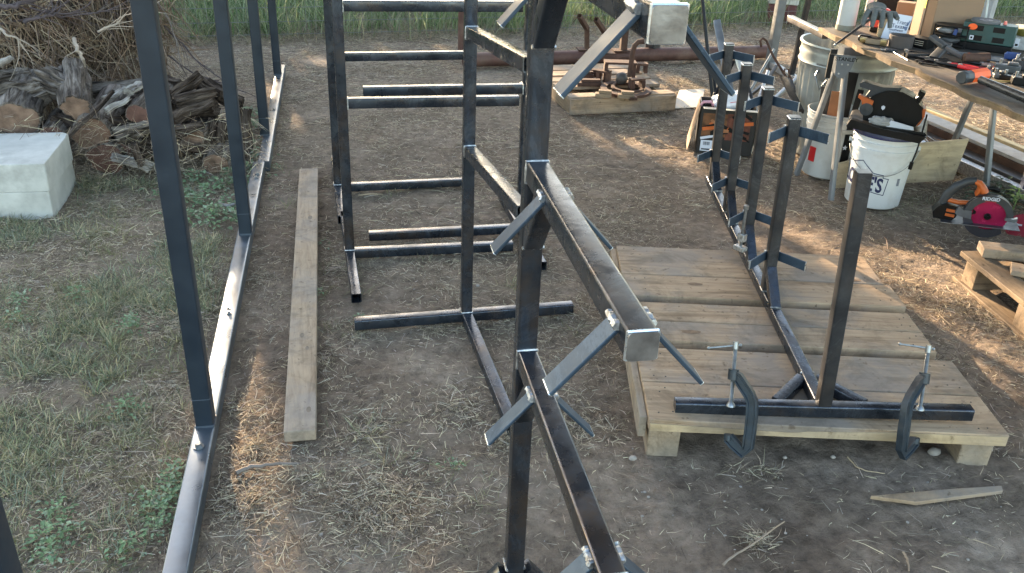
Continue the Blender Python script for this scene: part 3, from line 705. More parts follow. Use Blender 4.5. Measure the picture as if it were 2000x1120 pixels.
# ------------------------------------------------------------------ the big racks with winged arms
def rack(label, mat, heights,  post_len, arm_len, foot=True, foot_half=.40, leg_len=.66, wing_len=.115, leg_dx=0.0, cap=None):
    """local frame: z along the post, -y along the arms, x along the foot"""
    t = thing('winged_rack', label, 'steel rack', mat=mat, group='winged steel racks')
    h = S/2
    def part(b, name, mt, **k): return b.build(name, mt, t, world=False, **k)
    b = MB(); b.bar((0, 0, h+.0003), (0, 0, post_len), S, S, up=(1, 0, 0), r=.005); part(b, 'post', STEEL)
    b = MB(); b.bar((-foot_half, 0, 0), (foot_half, 0, 0), S, S, up=(0, 0, 1), r=.005, hollow=True); part(b, 'foot', STEEL)
    b = MB(); b.bar((0, -h-.0003, 0), (leg_dx, -leg_len, 0), S*1.0, S, up=(0, 0, 1), r=.005); part(b, 'front_leg', STEEL_R)
    b = MB()
    b.bar((leg_dx, -leg_len, 0), (leg_dx, -leg_len-.004, 0), S*.96, S*.96, up=(0, 0, 1), r=.004); part(b, 'end_cap', cap or CAPM)
    for s in (-1, 1):
        b = MB(); b.bar((s*(h+.003), 0, .150), (s*.125, 0, h+.003), S*.9, S*.9, up=(0, 1, 0), r=.004); part(b, 'foot_gusset', STEEL)
    def wpart(c, ax, half, r=.0032): w1 = MB(); bead(w1, c, ax, half, r); part(w1, 'weld', WELD)
    w1 = MB(); ring(w1, (0, 0, h+.001), (1, 0, 0), (0, 1, 0), h); part(w1, 'weld', WELD)
    for s in (-1, 1): wpart((s*h, 0, .165), (0, 1, 0), h)
    for z, arm_len in zip(heights, arm_len if isinstance(arm_len, (list, tuple)) else [arm_len]*9):
        zc = z-h
        b = MB(); b.bar((0, -h-.0003, zc), (0, -arm_len+.004, zc), S, S, up=(0, 0, 1), r=.005); arm = part(b, 'arm', STEEL_R if arm_len > .63 else STEEL)
        b = MB(); b.bar((0, -arm_len+.0035, zc), (0, -arm_len, zc), S*.97, S*.97, up=(0, 0, 1), r=.0045); part(b, 'end_cap', cap or CAPM)
        eb = MB(); y_ = -arm_len+.005
        for a_, c_ in (((-h+.001, y_, zc+h-.0006), (h-.001, y_, zc+h-.0006)), ((-h+.0006, y_, zc+h), (-h+.0006, y_, zc-h)), ((h-.0006, y_, zc+h), (h-.0006, y_, zc-h)), ((-h+.001, y_, zc-h+.0006), (h-.001, y_, zc-h+.0006))):
            eb.path([a_, Vector(a_).lerp(Vector(c_), .5), c_], .0021, 6)
        part(eb, 'ground_edge', BRIGHT)
        # strut under the arm
        g = MB()
        g.bar((0, -h+.008, z-.149), (0, -.104, zc-.012), S*.97, S*.92, up=(1, 0, 0), r=.004); part(g, 'strut', STEEL)
        w1 = MB(); ring(w1, (0, -h-.001, zc), (1, 0, 0), (0, 0, 1), h); part(w1, 'weld', WELD); wpart((0, -h-.002, z-.149-.010), (1, 0, 0), h)
        for yy in (-.150, -(arm_len-.05)):
            for s in (-1, 1):
                x0 = s*(h+.0005); c45 = math.cos(math.radians(48)); s45 = math.sin(math.radians(48))
                p = Vector((x0-s*.002, yy, zc+.006)); q = p+Vector((s*wing_len*c45, 0, -wing_len*s45))
                w_ = MB(); w_.bar(p, q, .0055, .034, up=(0, 1, 0), r=.001, seg=1); part(w_, 'wing', WING)
                e = MB(); e.bar(q, q+(q-p).normalized()*.0012, .0057, .0342, up=(0, 1, 0), r=.001, seg=1)
                part(e, 'wing_end', BRIGHT)
                wpart(p+Vector((s*.004, .0, .0035)), (0, 1, 0), .017, .0058)
    return t
# standing rack in the foreground
rack('tall dark steel rack standing in the foreground with winged arms pointing at the viewer', Matrix.Translation((.323, 1.4, .012)), (.721, 1.092, 1.440, 1.82), 2.2, (.59, .590, .555, .56))
# the same kind of rack lying on its back on the wooden platform, arms pointing up
PA = math.radians(-12.1)
e1 = Vector((math.cos(PA), math.sin(PA), 0)); e2 = Vector((-math.sin(PA), math.cos(PA), 0))
tilt = Matrix.Rotation(math.radians(-1.4), 3, e2)
ex = tilt @ e1; eu = tilt @ Vector((0, 0, 1))
O = Vector((1.316, 1.884, .152))
ML = Matrix.Identity(4)
for i in range(3):
    ML[i][0], ML[i][1], ML[i][2], ML[i][3] = ex[i], -eu[i], e2[i], O[i]
rack('steel rack lying on its back on the wooden platform with winged arms pointing up', ML, (.725, 1.09, 1.455, 1.82), 1.86, .65, leg_len=.715, foot_half=.422, leg_dx=-.022, cap=STEEL_R)
# ------------------------------------------------------------------ wooden platform (pallet) under it
MP = Matrix.Identity(4); PO = Vector((.820, 1.932, 0))
for i in range(3):
    MP[i][0], MP[i][1], MP[i][2], MP[i][3] = e1[i], e2[i], (0, 0, 1)[i], PO[i]
t = thing('wooden_platform', 'low platform of wide pale pine boards under the lying steel rack', 'platform', mat=MP)
TH = .036; ZT = .129
ys = [(0, .194), (.199, .396), (.444, .573), (.578, .706), (.754, .924), (.929, 1.175)]
for k, (a, c) in enumerate(ys):
    b = MB(); x0, x1 = (-.004, 1.012) if k < 2 else ((.0, .985) if k < 4 else (-.004, 1.0-.02*(k-4)))
    b.box(((x0+x1)/2, (a+c)/2, ZT-TH/2), (x1-x0, c-a, TH)); b.build('board', PAL, t, world=False, bevel=.003)
b = MB(); b.prism([(.0, ZT-TH-.001), (1.008, ZT-TH+.001), (1.006, ZT-.004), (.7, ZT-.006), (.45, ZT-.016), (.40, ZT-.022), (.0, ZT-.012)], -.0035, -.0003); b.build('split_edge', FRESH, t, world=False)
for xx, xw, zl in ((.050, .092, -.02), (.95, .092, -.02)):
    b = MB(); b.box((xx, .59, (ZT-TH-.0005+zl)/2), (xw, 1.13, ZT-TH-.0005-zl)); b.build('bearer', PAL_Y, t, world=False, bevel=.004)
b = MB(); b.box((-.016, .60, ZT-TH-.012), (.022, 1.14, .07)); b.build('side_board', PAL_Y, t, world=False, bevel=.002)
b = MB()
for (a, c) in ys:
    for xx in (.03, .07, .93, .965):
        for yy in (a+.04, c-.04):
            xq, yq = xx+random.uniform(-.012, .012), yy+random.uniform(-.015, .015)
            b = MB(); b.cyl((xq, yq, ZT-.002), (xq, yq, ZT+.0006), .0026, n=8); b.build('nail_head', BLACK_M, t, world=False)
kn = simple('wood knot', (.17, .10, .055), .7, 0, .4, 60, .3)
for (kx, ky, r) in ((.19, .505, .021), (.26, .86, .018), (.88, .95, .013)):
    b = MB(); b.add([Vector((kx+r*1.6*math.cos(a*.5236)+.3*r*math.sin(a*2.3), ky+r*.6*math.sin(a*.5236), ZT+.0012)) for a in range(12)], [tuple(range(12))]); b.build('knot', kn, t, world=False)

# ------------------------------------------------------------------ C-clamps
def clamp(label, top, foot, outd, k=1.0):
    """top = screw top, foot = pad on the tube, outd = horizontal direction of the frame's bulge"""
    top, foot = Vector(top), Vector(foot); t = thing('c_clamp', label, 'clamp', tuple(foot), 0, 'clamps holding the lying rack down')
    o = Vector(outd).normalized(); up = (top-foot).normalized(); H = (top-foot).length
    boss = foot+up*H*.50
    zt = boss.z-foot.z
    side = o.cross(up)
    def P(a, z): return foot+o*a+up*z
    path = [P(.0, H*.50), P(.014, H*.50), P(.050, H*.30), P(.060, H*.20), P(.062, .0), P(.061, -.045), P(.058, -.092), P(.046, -.112), P(.018, -.098), P(.0, -.086)]
    b = MB()
    vs = []
    for i, p in enumerate(path):                     # flattened I-beam section
        d = (path[min(i+1, len(path)-1)]-path[max(i-1, 0)]).normalized(); nrm = side.cross(d)
        w_, h_ = .0100, .0150
        if i == 0: h_ = .017
        prof = [(-w_, -h_), (w_, -h_), (w_, -h_+.005), (w_*.55, -h_+.007), (w_*.55, h_-.007), (w_, h_-.005), (w_, h_), (-w_, h_), (-w_, h_-.005), (-w_*.55, h_-.007), (-w_*.55, -h_+.007), (-w_, -h_+.005)]
        vs.append([p+side*a+nrm*c for a, c in prof])
    n = 12; fl = [v for r_ in vs for v in r_]; fs = [(i*n+j, i*n+(j+1) % n, (i+1)*n+(j+1) % n, (i+1)*n+j) for i in range(len(vs)-1) for j in range(n)]
    fs += [tuple(reversed(range(n))), tuple(range((len(vs)-1)*n, len(vs)*n))]
    b.add(fl, fs); b.cyl(P(0, H*.44), P(0, H*.60), .0145, n=18)
    b.cyl(P(0, -.094), P(0, -.078), .012, n=16)
    b.build('frame', CLAMPM, t, bevel=.0015)
    b = MB(); pr_ = []
    nt_ = 64
    for i in range(nt_*2+1): pr_.append((.0062 if i % 2 else .0052, i/(nt_*2)))
    L = H*.90; zz = [(r, z*L) for r, z in pr_]
    fr = frame_of(foot+up*.012, top)
    mm = Matrix(((fr[1].x, fr[2].x, fr[3].x, 0), (fr[1].y, fr[2].y, fr[3].y, 0), (fr[1].z, fr[2].z, fr[3].z, 0), (0, 0, 0, 1)))
    b.lathe(zz, tuple(foot+up*.012), 12, mm); b.cyl(top-up*.014, top+up*.006, .0078, n=14); b.build('screw', SCREW, t)
    b = MB(); b.lathe([(0, 0), (.0125, .0), (.0125, .004), (.008, .011), (.0, .016)], tuple(foot+up*.0008), 18, mm); b.build('pad', SCREW, t)
    return t, top, up
t, tp, up_ = clamp('dark c-clamp at the left end of the rack foot, its handle pointing left', at(1437, 672, .365), at(1427, 795, .2), e1*.75-e2*.5)
b = MB(); a_ = tp-Vector((0, 0, .004)); b.cyl(a_-e1*.075-e2*.012+Vector((0, 0, -.006)), a_+e1*.014+e2*.002, .0028, n=10); b.ball(a_-e1*.075-e2*.012+Vector((0, 0, -.006)), .0046, 10); b.ball(a_+e1*.014+e2*.002, .0046, 10); b.build('handle', SCREW, t)
t, tp, up_ = clamp('dark c-clamp near the right end of the rack foot, its bulge turned left', at(1814, 679, .375), at(1796, 802, .208), -e1*.75-e2*.5)
b = MB(); a_ = tp-Vector((0, 0, .004)); b.cyl(a_-e1*.075+e2*.012+Vector((0, 0, .004)), a_+e1*.014, .0028, n=10); b.ball(a_-e1*.075+e2*.012+Vector((0, 0, .004)), .0046, 10); b.ball(a_+e1*.014, .0046, 10); b.build('handle', SCREW, t)
# ratchet clamp hung in the rack rail
t = thing('quick_clamp', 'small bright screw clamp gripping the rail between the rack arms', 'clamp', tuple(at(1447, 470, .2)))
q = at(1447, 478, .22); b = MB(); b.cyl(q+Vector((0, 0, -.02)), q+Vector((-.004, 0, .15)), .006, n=12); b.cyl(q+Vector((-.004, 0, .145)), q+Vector((-.004, 0, .16)), .010, n=12); b.build('screw', SCREW, t)
b = MB(); b.box(q+Vector((0, 0, -.014)), (.03, .045, .018), rz=.4); b.box(q+Vector((.0, 0, .03)), (.022, .03, .03), rz=.4); b.build('jaw', WELD, t, bevel=.002)

# ------------------------------------------------------------------ loose plank, sticks, stones
t = thing('wooden_plank', 'weathered two-by-four plank lying on the soil beside the rail', 'plank', (-.16, 3.2, 0))
b = MB(); b.box((-.160, 3.225, .024), (.090, 2.19, .038), rz=.002); b.build('plank_body', PLANKM, t, bevel=.003)
kn = simple('grey knot', (.16, .12, .09), .7, 0, .4, 60, .3)
for (px, py, r) in ((606, 425, .014), (590, 655, .010), (600, 680, .008), (603, 800, .010)):
    q = at(px, py, .0435); b = MB(); b.add([Vector((q.x+r*.7*math.cos(a*.5236), q.y+r*1.5*math.sin(a*.5236), .0437)) for a in range(12)], [tuple(range(12))]); b.build('knot', kn, t)
# splinter of wood
P4 = [at(1700, 972, .012), at(1790, 984, .012), at(1958, 962, .012), at(1955, 952, .012), at(1860, 958, .012)]
t = thing('wood_splinter', 'long pointed pale wood splinter lying on bare soil at lower right', 'wood offcut', tuple(P4[0]))
b = MB(); n = 5; b.add([p-Vector((0, 0, .006)) for p in P4]+[p+Vector((0, 0, .006)) for p in P4], [tuple(range(5))[::-1], tuple(range(5, 10))]+[(i, (i+1) % 5, 5+(i+1) % 5, 5+i) for i in range(5)]); b.build('splinter_body', PAL, t, bevel=.001)
def stick(name, label, pts, r, mt=TWIG, z=.008, cat='stick', taper=.5):
    P = [at(a, c, z) for a, c in pts]; n = len(P); Q = []
    for i in range(n-1):
        for k in range(4): Q.append(P[i].lerp(P[i+1], k/4)+Vector((random.uniform(-1, 1), random.uniform(-1, 1), random.uniform(0, .6)))*r*.5)
    Q.append(P[-1]); m = len(Q)
    b = MB(); b.path(Q, [r*(1-(1-taper)*i/(m-1))*random.uniform(.9, 1.1) for i in range(m)], 8); return tag(b.build(name, mt), label, cat)
stick('bent_stick', 'bent brown stick on the soil beside the near end of the plank', ((462, 924), (490, 913), (530, 908), (585, 906)), .007)
stick('dry_stalk', 'long straight pale stalk on the soil at lower right, the steeper one', ((1412, 1103), (1450, 1075), (1532, 1019)), .0035, PAL)
stick('dry_stalk', 'short pale stalk sticking up at the bottom edge of the soil', ((1765, 1078), (1772, 1092), (1775, 1115)), .004, PAL)
stick('dark_twig', 'short dark twig lying between the second post and the weeds', ((430, 400), (445, 402), (458, 399)), .010, BARK, .02)
stick('curved_straw', 'single curved pale straw on bare soil below the platform', ((1655, 893), (1672, 912), (1695, 921), (1728, 925)), .0022, FRESH, .006)
stick('pale_twig', 'single straight twig by the second stand foot', ((700, 382), (725, 379), (748, 380)), .0035, FRESH, .006)
for px, py, r, lb in ((1825, 883, .017, 'white stone beside the right bearer of the platform'), (1627, 893, .007, 'small round stone under the platform edge'), (1236, 895, .010, 'pale clod at the left of the platform'),
                      (1533, 894, .006, 'tiny stone near the left clamp foot'), (933, 558, .007, 'small pale stone near the middle stand upright'), (1012, 935, .008, 'little grey stone left of the rack post')):
    q = at(px, py, r*.5); sd = random.uniform(0, 50); b = MB(); b.ball(q, r, 14, (1.1, .9, .75), lambda d: 1+.28*mnoise.noise(d*1.6+Vector((sd, 0, 0)))); tag(b.build('stone', STONE), lb, 'stone')
# ==PART4==
# ================================================================== things around the yard
def FR(px, py, z=0.0, yaw=0.0):
    p = at(px, py, z); return Matrix.Translation(p) @ Matrix.Rotation(facing(p)+yaw, 4, 'Z')
def mpp(px, py, z=0.0):                                   # metres per picture pixel there
    return (at(px, py, z)-CAMP).dot(FWD)/FPX
def RX(a): return Matrix.Rotation(math.radians(a), 4, 'X')
def RY(a): return Matrix.Rotation(math.radians(a), 4, 'Y')
def RZ(a): return Matrix.Rotation(math.radians(a), 4, 'Z')
def T(x, y, z): return Matrix.Translation((x, y, z))
def part(b, name, mt, t, **k): return b.build(name, mt, t, world=False, **k)

# ---- concrete slabs
for z0, z1, lb, nm in ((.0, .108, 'pale concrete block under another one, at the left edge by the log pile', 0), (.1085, .236, 'pale concrete block on top, its end facing the log pile', 1)):
    t = thing('concrete_block', lb, 'concrete block', (-1.26, 4.0, z0), 0, 'stacked concrete blocks')
    b = MB(); x0, x1, y0, y1 = -3.1, -1.262+.006*nm, 3.935, 4.38; c = .03
    pl = [(x0, y0), (x1-.004, y0), (x1, y0+.004), (x1, y1-.03), (x1-.03, y1), (x0, y1)]; n = len(pl)
    b.add([(a, q, z0-.03*(1-nm)) for a, q in pl]+[(a, q, z1) for a, q in pl], [tuple(range(n))[::-1], tuple(range(n, 2*n))]+[(i, (i+1) % n, n+(i+1) % n, n+i) for i in range(n)])
    b.build('slab', CONC, t, bevel=.008)

# ---- logs
def log(name, label, cat, p, q, r, flat=1.0, cut=None, rough=.22, mt=None, seed=None, taper=.9, group='logs in the pile'):
    p, q = Vector(p), Vector(q); sd = random.uniform(0, 99) if seed is None else seed
    o, x, y, z, L = frame_of(p, q); m4 = Matrix.Identity(4)
    for i in range(3): m4[i][0], m4[i][1], m4[i][2], m4[i][3] = x[i], y[i], z[i], o[i]
    t = thing(name, label, cat, mat=m4, group=group); n, m = 72, 18; vs = []
    def rad(a, s):
        k_ = .45 if cut is not None else 1.0; v = Vector((math.cos(a)*1.5, math.sin(a)*1.5, s*1.2+sd)); w_ = Vector((math.cos(a)*6, math.sin(a)*6, s*1.0+sd)); u_ = Vector((math.cos(a)*15, math.sin(a)*15, s*2.2+sd))
        return r*(1+rough*1.0*mnoise.noise(v)+rough*.8*k_*mnoise.noise(w_)+rough*.45*k_*mnoise.noise(u_))*(1-(1-taper)*s)
    for j in range(m+1):
        s = j/m; ox, oy = mnoise.noise(Vector((s*2, sd, 0)))*r*.35, mnoise.noise(Vector((s*2, 0, sd)))*r*.35
        for i in range(n):
            a = 2*math.pi*i/n; rr = rad(a, s); vs.append(Vector((ox+rr*math.cos(a), oy+rr*flat*math.sin(a), L*s+(random.uniform(-.01, .01) if j in (0, m) and cut is None else 0))))
    b = MB(); fs = [(j*n+i, j*n+(i+1) % n, (j+1)*n+(i+1) % n, (j+1)*n+i) for j in range(m) for i in range(n)]
    fs += [tuple(reversed(range(n))), tuple(range(m*n, m*n+n))]; b.add(vs, fs); b.sm = [True]*len(b.f); b.build('bark', mt or BARKZ, t, world=False, sharp=30)
    if cut is not None:
        b = MB(); c = sum(vs[:n], Vector())/n; zz = Vector((0, 0, 1))
        rim = [c+(v-c)*.92-zz*(.004+.003*mnoise.noise(v*30)) for v in vs[:n]]; mid = [c+(v-c)*.5-zz*(.006+.006*mnoise.noise(v*20)) for v in vs[:n]]
        b.add(rim+mid+[c-zz*.006], [(i, n+i, n+(i+1) % n, (i+1) % n) for i in range(n)]+[(n+i, 2*n, n+(i+1) % n) for i in range(n)]); b.build('cut_face', cut, t, world=False, sharp=60)
def lg(px, py, Y, rpx, d, L, label, cut=CUT, flat=1.0, name='log', cat='log', mt=None, rough=.2, taper=.95):
    p = at_y(px, py, Y); s = (p-CAMP).dot(FWD)/FPX; log(name, label, cat, p, p+Vector(d).normalized()*L, rpx*s, flat, cut, rough, mt, taper=taper)
def lg2(a, c, Ya, Yb, rpx, label, cut=None, flat=1.0, name='log', cat='log', mt=None, rough=.3, taper=.7):
    p = at_y(*a, Ya); q = at_y(*c, Yb); s = (p-CAMP).dot(FWD)/FPX; log(name, label, cat, p, q, rpx*s, flat, cut, rough, mt, taper=taper)
lg(30, 236, 4.50, 44, (-.12, 1, .12), .5, 'log with the broad brown oval cut face resting above the concrete block', CUT, .78)
lg(183, 260, 4.48, 37, (.05, 1, .1), .45, 'log with a round brown cut face just right of the concrete block', CUT, .95)
lg(206, 312, 4.46, 37, (.1, 1, .0), .42, 'low log with a dark red cut face at the foot of the pile', CUTR, .85)
lg(146, 212, 4.50, 27, (-.2, 1, .25), .40, 'knobbly log with an uneven pale cut end above the round one', CUT, .95, rough=.4)
lg(268, 226, 4.52, 27, (.15, 1, .05), .42, 'log with a half hidden reddish cut face behind the first post', CUTR, .7)
lg(421, 322, 4.44, 27, (.1, 1, .05), .38, 'small log with an orange-brown cut face low behind the second post', CUT, .85)
lg(330, 250, 4.75, 30, (.3, 1, .0), .4, 'dark log deep in the pile behind the first post', CUTR)
lg(250, 325, 4.62, 22, (.2, 1, .0), .4, 'dark small log at the foot of the pile left of the first post', None)
lg(340, 315, 4.72, 26, (.1, 1, .0), .4, 'dark log at the foot of the pile right of the first post', CUTR)
lg(90, 300, 4.72, 34, (.1, 1, .0), .4, 'dark log behind the concrete block corner', None)
lg2((0, 200), (88, 172), 4.62, 4.72, 30, 'grey shaggy-barked log lying sideways over the broad oval log', rough=.4)
lg2((88, 165), (165, 190), 4.75, 4.62, 27, 'grey ridged log lying sideways at the top of the pile', rough=.4)
lg2((-20, 165), (60, 150), 4.9, 4.95, 22, 'grey twisted log at the top left of the pile', rough=.4)
lg2((165, 190), (300, 168), 4.95, 4.9, 22, 'dark rough log across the back of the pile', rough=.4)
lg2((226, 265), (300, 246), 4.48, 4.5, 16, 'slim grey barkless log beside the first post', rough=.25)
lg2((205, 193), (243, 174), 4.6, 4.7, 10, 'short white bleached split piece on top of the pile, the left one', None, .6, 'split_wood', 'firewood', PALEW, .35)
lg2((250, 180), (277, 164), 4.62, 4.7, 12, 'short white bleached split piece on top of the pile, the right one', None, .7, 'split_wood', 'firewood', PALEW, .4)
lg2((208, 218), (252, 192), 4.5, 4.55, 10, 'pale split piece with a curled edge below the white pieces', None, .5, 'split_wood', 'firewood', PALEW, .4)
lg2((118, 280), (222, 180), 4.36, 4.5, 8, 'long bark slab leaning diagonally on the front of the pile', None, .5, 'bark_slab', 'firewood', BARKD, .35, .8)
lg2((221, 307), (292, 328), 4.36, 4.4, 10, 'pale broken branch stub lying low in front of the pile', None, .8, 'branch_stub', 'firewood', PALEW, .35, 1.1)
lg2((262, 281), (276, 322), 4.38, 4.38, 8, 'upright grey splintered stub at the front of the pile', None, .7, 'branch_stub', 'firewood', BARKD, .4, 1.4)
lg2((340, 188), (392, 150), 4.7, 4.75, 15, 'rooty dark chunk sticking up right of the first post', None, .8, 'root_chunk', 'firewood', BARKD, .5)
lg2((345, 200), (420, 178), 4.62, 4.7, 12, 'gnarled root chunk below the one sticking up', None, .8, 'root_chunk', 'firewood', BARKD, .5)
lg2((342, 232), (415, 200), 4.55, 4.6, 14, 'thick gnarled root chunk right of the first post at mid height', None, .8, 'root_chunk', 'firewood', BARKD, .5)
lg2((345, 258), (395, 246), 4.5, 4.5, 12, 'short pale-ended root stub at mid height beside the first post', None, .9, 'root_chunk', 'firewood', BARKD, .5)
lg2((410, 312), (422, 235), 4.62, 4.66, 26, 'squat upright stump with vertical bark beside the second post', None, .8, 'stump', 'firewood', BARKD, .35)
lg2((385, 165), (428, 185), 4.85, 4.8, 16, 'brown bark chunk at the top right of the pile', None, .7, 'root_chunk', 'firewood', BARKD, .5)
lg2((380, 300), (372, 240), 4.6, 4.66, 16, 'dark upright root between the first post and the stump', None, .8, 'root_chunk', 'firewood', BARKD, .5)
lg2((475, 215), (482, 300), 4.75, 4.7, 15, 'shadowed chunk just right of the second post', None, .7, 'root_chunk', 'firewood', BARKD, .5)
lg2((0, 124), (22, 114), 4.8, 4.75, 7, 'slim cut branch end poking out at the left edge', None, 1, 'cut_branch', 'branch', PALEW, .15)
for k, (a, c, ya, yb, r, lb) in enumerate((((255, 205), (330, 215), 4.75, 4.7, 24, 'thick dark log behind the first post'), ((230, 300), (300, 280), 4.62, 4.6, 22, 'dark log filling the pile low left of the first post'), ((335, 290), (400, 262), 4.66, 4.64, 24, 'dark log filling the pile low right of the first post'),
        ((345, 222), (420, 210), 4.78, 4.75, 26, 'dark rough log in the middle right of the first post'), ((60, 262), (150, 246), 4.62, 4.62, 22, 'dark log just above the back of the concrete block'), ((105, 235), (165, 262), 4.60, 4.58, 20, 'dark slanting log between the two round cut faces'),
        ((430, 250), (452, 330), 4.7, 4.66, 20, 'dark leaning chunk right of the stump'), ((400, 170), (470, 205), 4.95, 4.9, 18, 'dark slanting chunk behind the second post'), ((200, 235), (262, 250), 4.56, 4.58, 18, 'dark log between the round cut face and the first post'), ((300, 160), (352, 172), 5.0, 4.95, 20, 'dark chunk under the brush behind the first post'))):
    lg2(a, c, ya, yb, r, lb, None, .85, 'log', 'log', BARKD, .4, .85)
lg(232, 296, 4.50, 26, (.25, 1, .05), .35, 'brown split log face beside the low dark red one', CUTR, .8)
lg(378, 268, 4.56, 22, (.1, 1, .0), .35, 'brown cut face half buried in the pile between the posts', CUT, .8)
lg(100, 262, 4.46, 24, (-.1, 1, .0), .35, 'dark brown cut face between the broad oval and the round one', CUTR, .7)
lg2((350, 285), (398, 292), 4.5, 4.5, 10, 'low twisted root in front of the pile right of the first post', None, .9, 'root_chunk', 'firewood', BARKD, .5)

# ---- brush pile: root mass over the logs
def brush():
    c0 = at_y(338, 120, 5.7); cx, cy, cz = c0.x-1.55, 5.75, .52; R = (1.5, .78, .66)
    t = thing('brush_pile', 'big mound of dry roots and hay-like brush behind the log pile', 'brush pile', (cx, cy, 0))
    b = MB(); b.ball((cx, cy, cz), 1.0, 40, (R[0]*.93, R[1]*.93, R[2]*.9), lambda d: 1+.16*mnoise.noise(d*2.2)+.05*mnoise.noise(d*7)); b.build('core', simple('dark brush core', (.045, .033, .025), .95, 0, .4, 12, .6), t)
    n = 16000; a = RNG.uniform(0, 6.283, n); e = np.arcsin(RNG.uniform(-.75, 1, n)); k = (np.sin(a) < .35); a, e = a[k], e[k]; n = len(a)
    N = np.stack([np.cos(a)*np.cos(e), np.sin(a)*np.cos(e), np.sin(e)], 1); nz = 1+.12*np.array([mnoise.noise(Vector(v)*2.2) for v in N])
    P = N*np.array(R)*nz[:, None]*RNG.uniform(.93, 1.05, (n, 1))+np.array([cx, cy, cz])
    flow = np.stack([RNG.normal(.35, .75, n), RNG.normal(-.3, .35, n), RNG.normal(-.55, .55, n)], 1)
    D = flow-N*np.sum(flow*N, 1)[:, None]*.75; D /= np.linalg.norm(D, axis=1)[:, None]
    Wd = np.cross(D, N+RNG.normal(0, .4, (n, 3))); Wd /= np.linalg.norm(Wd, axis=1)[:, None]
    L = RNG.uniform(.08, .38, n); bend = RNG.normal(0, .28, (n, 3))*L[:, None]; bend[:, 2] -= L*.25
    strips('roots', P, D, Wd, L, RNG.uniform(.002, .0085, n), bend, pick(n, [(.31, .22, .15), (.22, .155, .105), (.44, .345, .25), (.12, .08, .055), (.27, .215, .175), (.17, .115, .08)], .3), BLADES, 4, t)
    def branch(label, pts, Y, r, twigs=6, mt=TWIG):
        P = [at_y(px, py, Y+dy) for px, py, dy in pts]; Q = []
        for i in range(len(P)-1):
            for k in range(5): Q.append(P[i].lerp(P[i+1], k/5)+Vector((random.uniform(-1, 1), random.uniform(-1, 1), random.uniform(-1, 1)))*r*.6)
        Q.append(P[-1]); m = len(Q); t2 = thing('dead_branch', label, 'branch', tuple(P[0]), 0, 'dead branches on the brush pile')
        b = MB(); b.path(Q, [r*(1-.65*i/(m-1)) for i in range(m)], 8); b.build('limb', mt, t2)
        for k in range(twigs):
            i = random.randrange(1, m-1); d = (Q[min(i+2, m-1)]-Q[i]).normalized(); s = Vector((random.uniform(-1, 1), random.uniform(-.6, .3), random.uniform(-.7, .9)))
            p = Q[i]; b = MB(); L = random.uniform(.10, .34); pp = [p]
            for q in range(5): d = (d+s*.28+Vector((random.uniform(-1, 1), random.uniform(-1, 1), random.uniform(-1, 1)))*.18).normalized(); p = p+d*L/5; pp.append(p)
            b.path(pp, [r*.38*(1-.15*q) for q in range(6)], 5); b.build('side_twig', mt, t2)
    PUR = simple('dark purple bark', (.085, .062, .062), .85, 0, .3, 20, .3); LT = simple('pale root', (.36, .29, .23), .85, 0, .3, 20, .3)
    branch('thick smooth branch at the very top left corner', ((-10, 14, 0), (30, 12, 0), (60, 4, .1), (90, -10, .2)), 5.0, .014, 7, PUR)
    branch('dark slender branch running right across the top of the brush', ((48, 44, 0), (78, 35, 0), (110, 28, .1), (165, 22, .2)), 5.0, .010, 9, PUR)
    branch('dark forked branch low at the left on the brush', ((0, 48, 0), (40, 40, .1), (75, 26, .1), (130, 10, .2)), 5.05, .006, 9, PUR)
    branch('dark wispy branch at the upper middle of the brush', ((60, 16, 0), (120, 34, .1), (170, 28, .1), (220, 18, .1)), 5.05, .006, 10, PUR)
    branch('pale curved root hanging over the front of the brush', ((145, 75, 0), (152, 100, -.1), (166, 118, -.1), (170, 148, -.05)), 4.95, .011, 2, LT)
    branch('pale thin root crossing the right of the brush', ((190, 62, 0), (225, 48, 0), (245, 30, 0), (275, 22, .1)), 5.0, .006, 9, LT)
    branch('pale arching root at the left of the brush', ((0, 55, 0), (12, 68, -.05), (30, 72, -.05), (46, 92, -.05)), 4.9, .007, 4, LT)
    branch('bare twig reaching from the brush towards the second post', ((300, 30, .3), (345, 75, .1), (385, 120, 0), (430, 152, -.1)), 5.5, .007, 12, PUR)
    branch('bare twiggy branch behind the second post', ((330, 110, .2), (380, 145, .1), (440, 165, 0), (500, 190, -.1)), 5.4, .005, 12, PUR)
    branch('thin drooping branch at the right end of the brush', ((305, 0, .3), (330, 40, .2), (345, 80, .1), (352, 120, 0)), 5.4, .006, 12, TWIG)
brush()
# straw hanging about the log pile
def pilestraw():
    n = 1300; px = RNG.uniform(0, 520, n); py = RNG.uniform(225, 350, n); P = []
    for a, c in zip(px, py): P.append(at_y(a, c, 4.30+random.uniform(0, .16) if c < 335 else 4.35))
    P = np.array([tuple(p) for p in P]); P[:, 2] = np.maximum(P[:, 2], .004)
    k = (P[:, 2] < .26+.1*RNG.uniform(-1, 1, n)); P = P[k]; n = len(P)
    D = np.stack([RNG.normal(0, .7, n), RNG.normal(-.3, .4, n), RNG.normal(-.1, .5, n)], 1); D /= np.linalg.norm(D, axis=1)[:, None]
    Wd = np.cross(D, RNG.normal(0, 1, (n, 3))); Wd /= np.linalg.norm(Wd, axis=1)[:, None]; L = RNG.uniform(.04, .14, n)
    o = strips('pile_straw', P, D, Wd, L, RNG.uniform(.0015, .003, n), RNG.normal(0, .2, (n, 3))*L[:, None], pick(n, STRAW, .3), BLADES, 3)
    tag(o, 'loose dry straw caught in front of the stacked logs', 'dry grass', kind='stuff')
pilestraw()

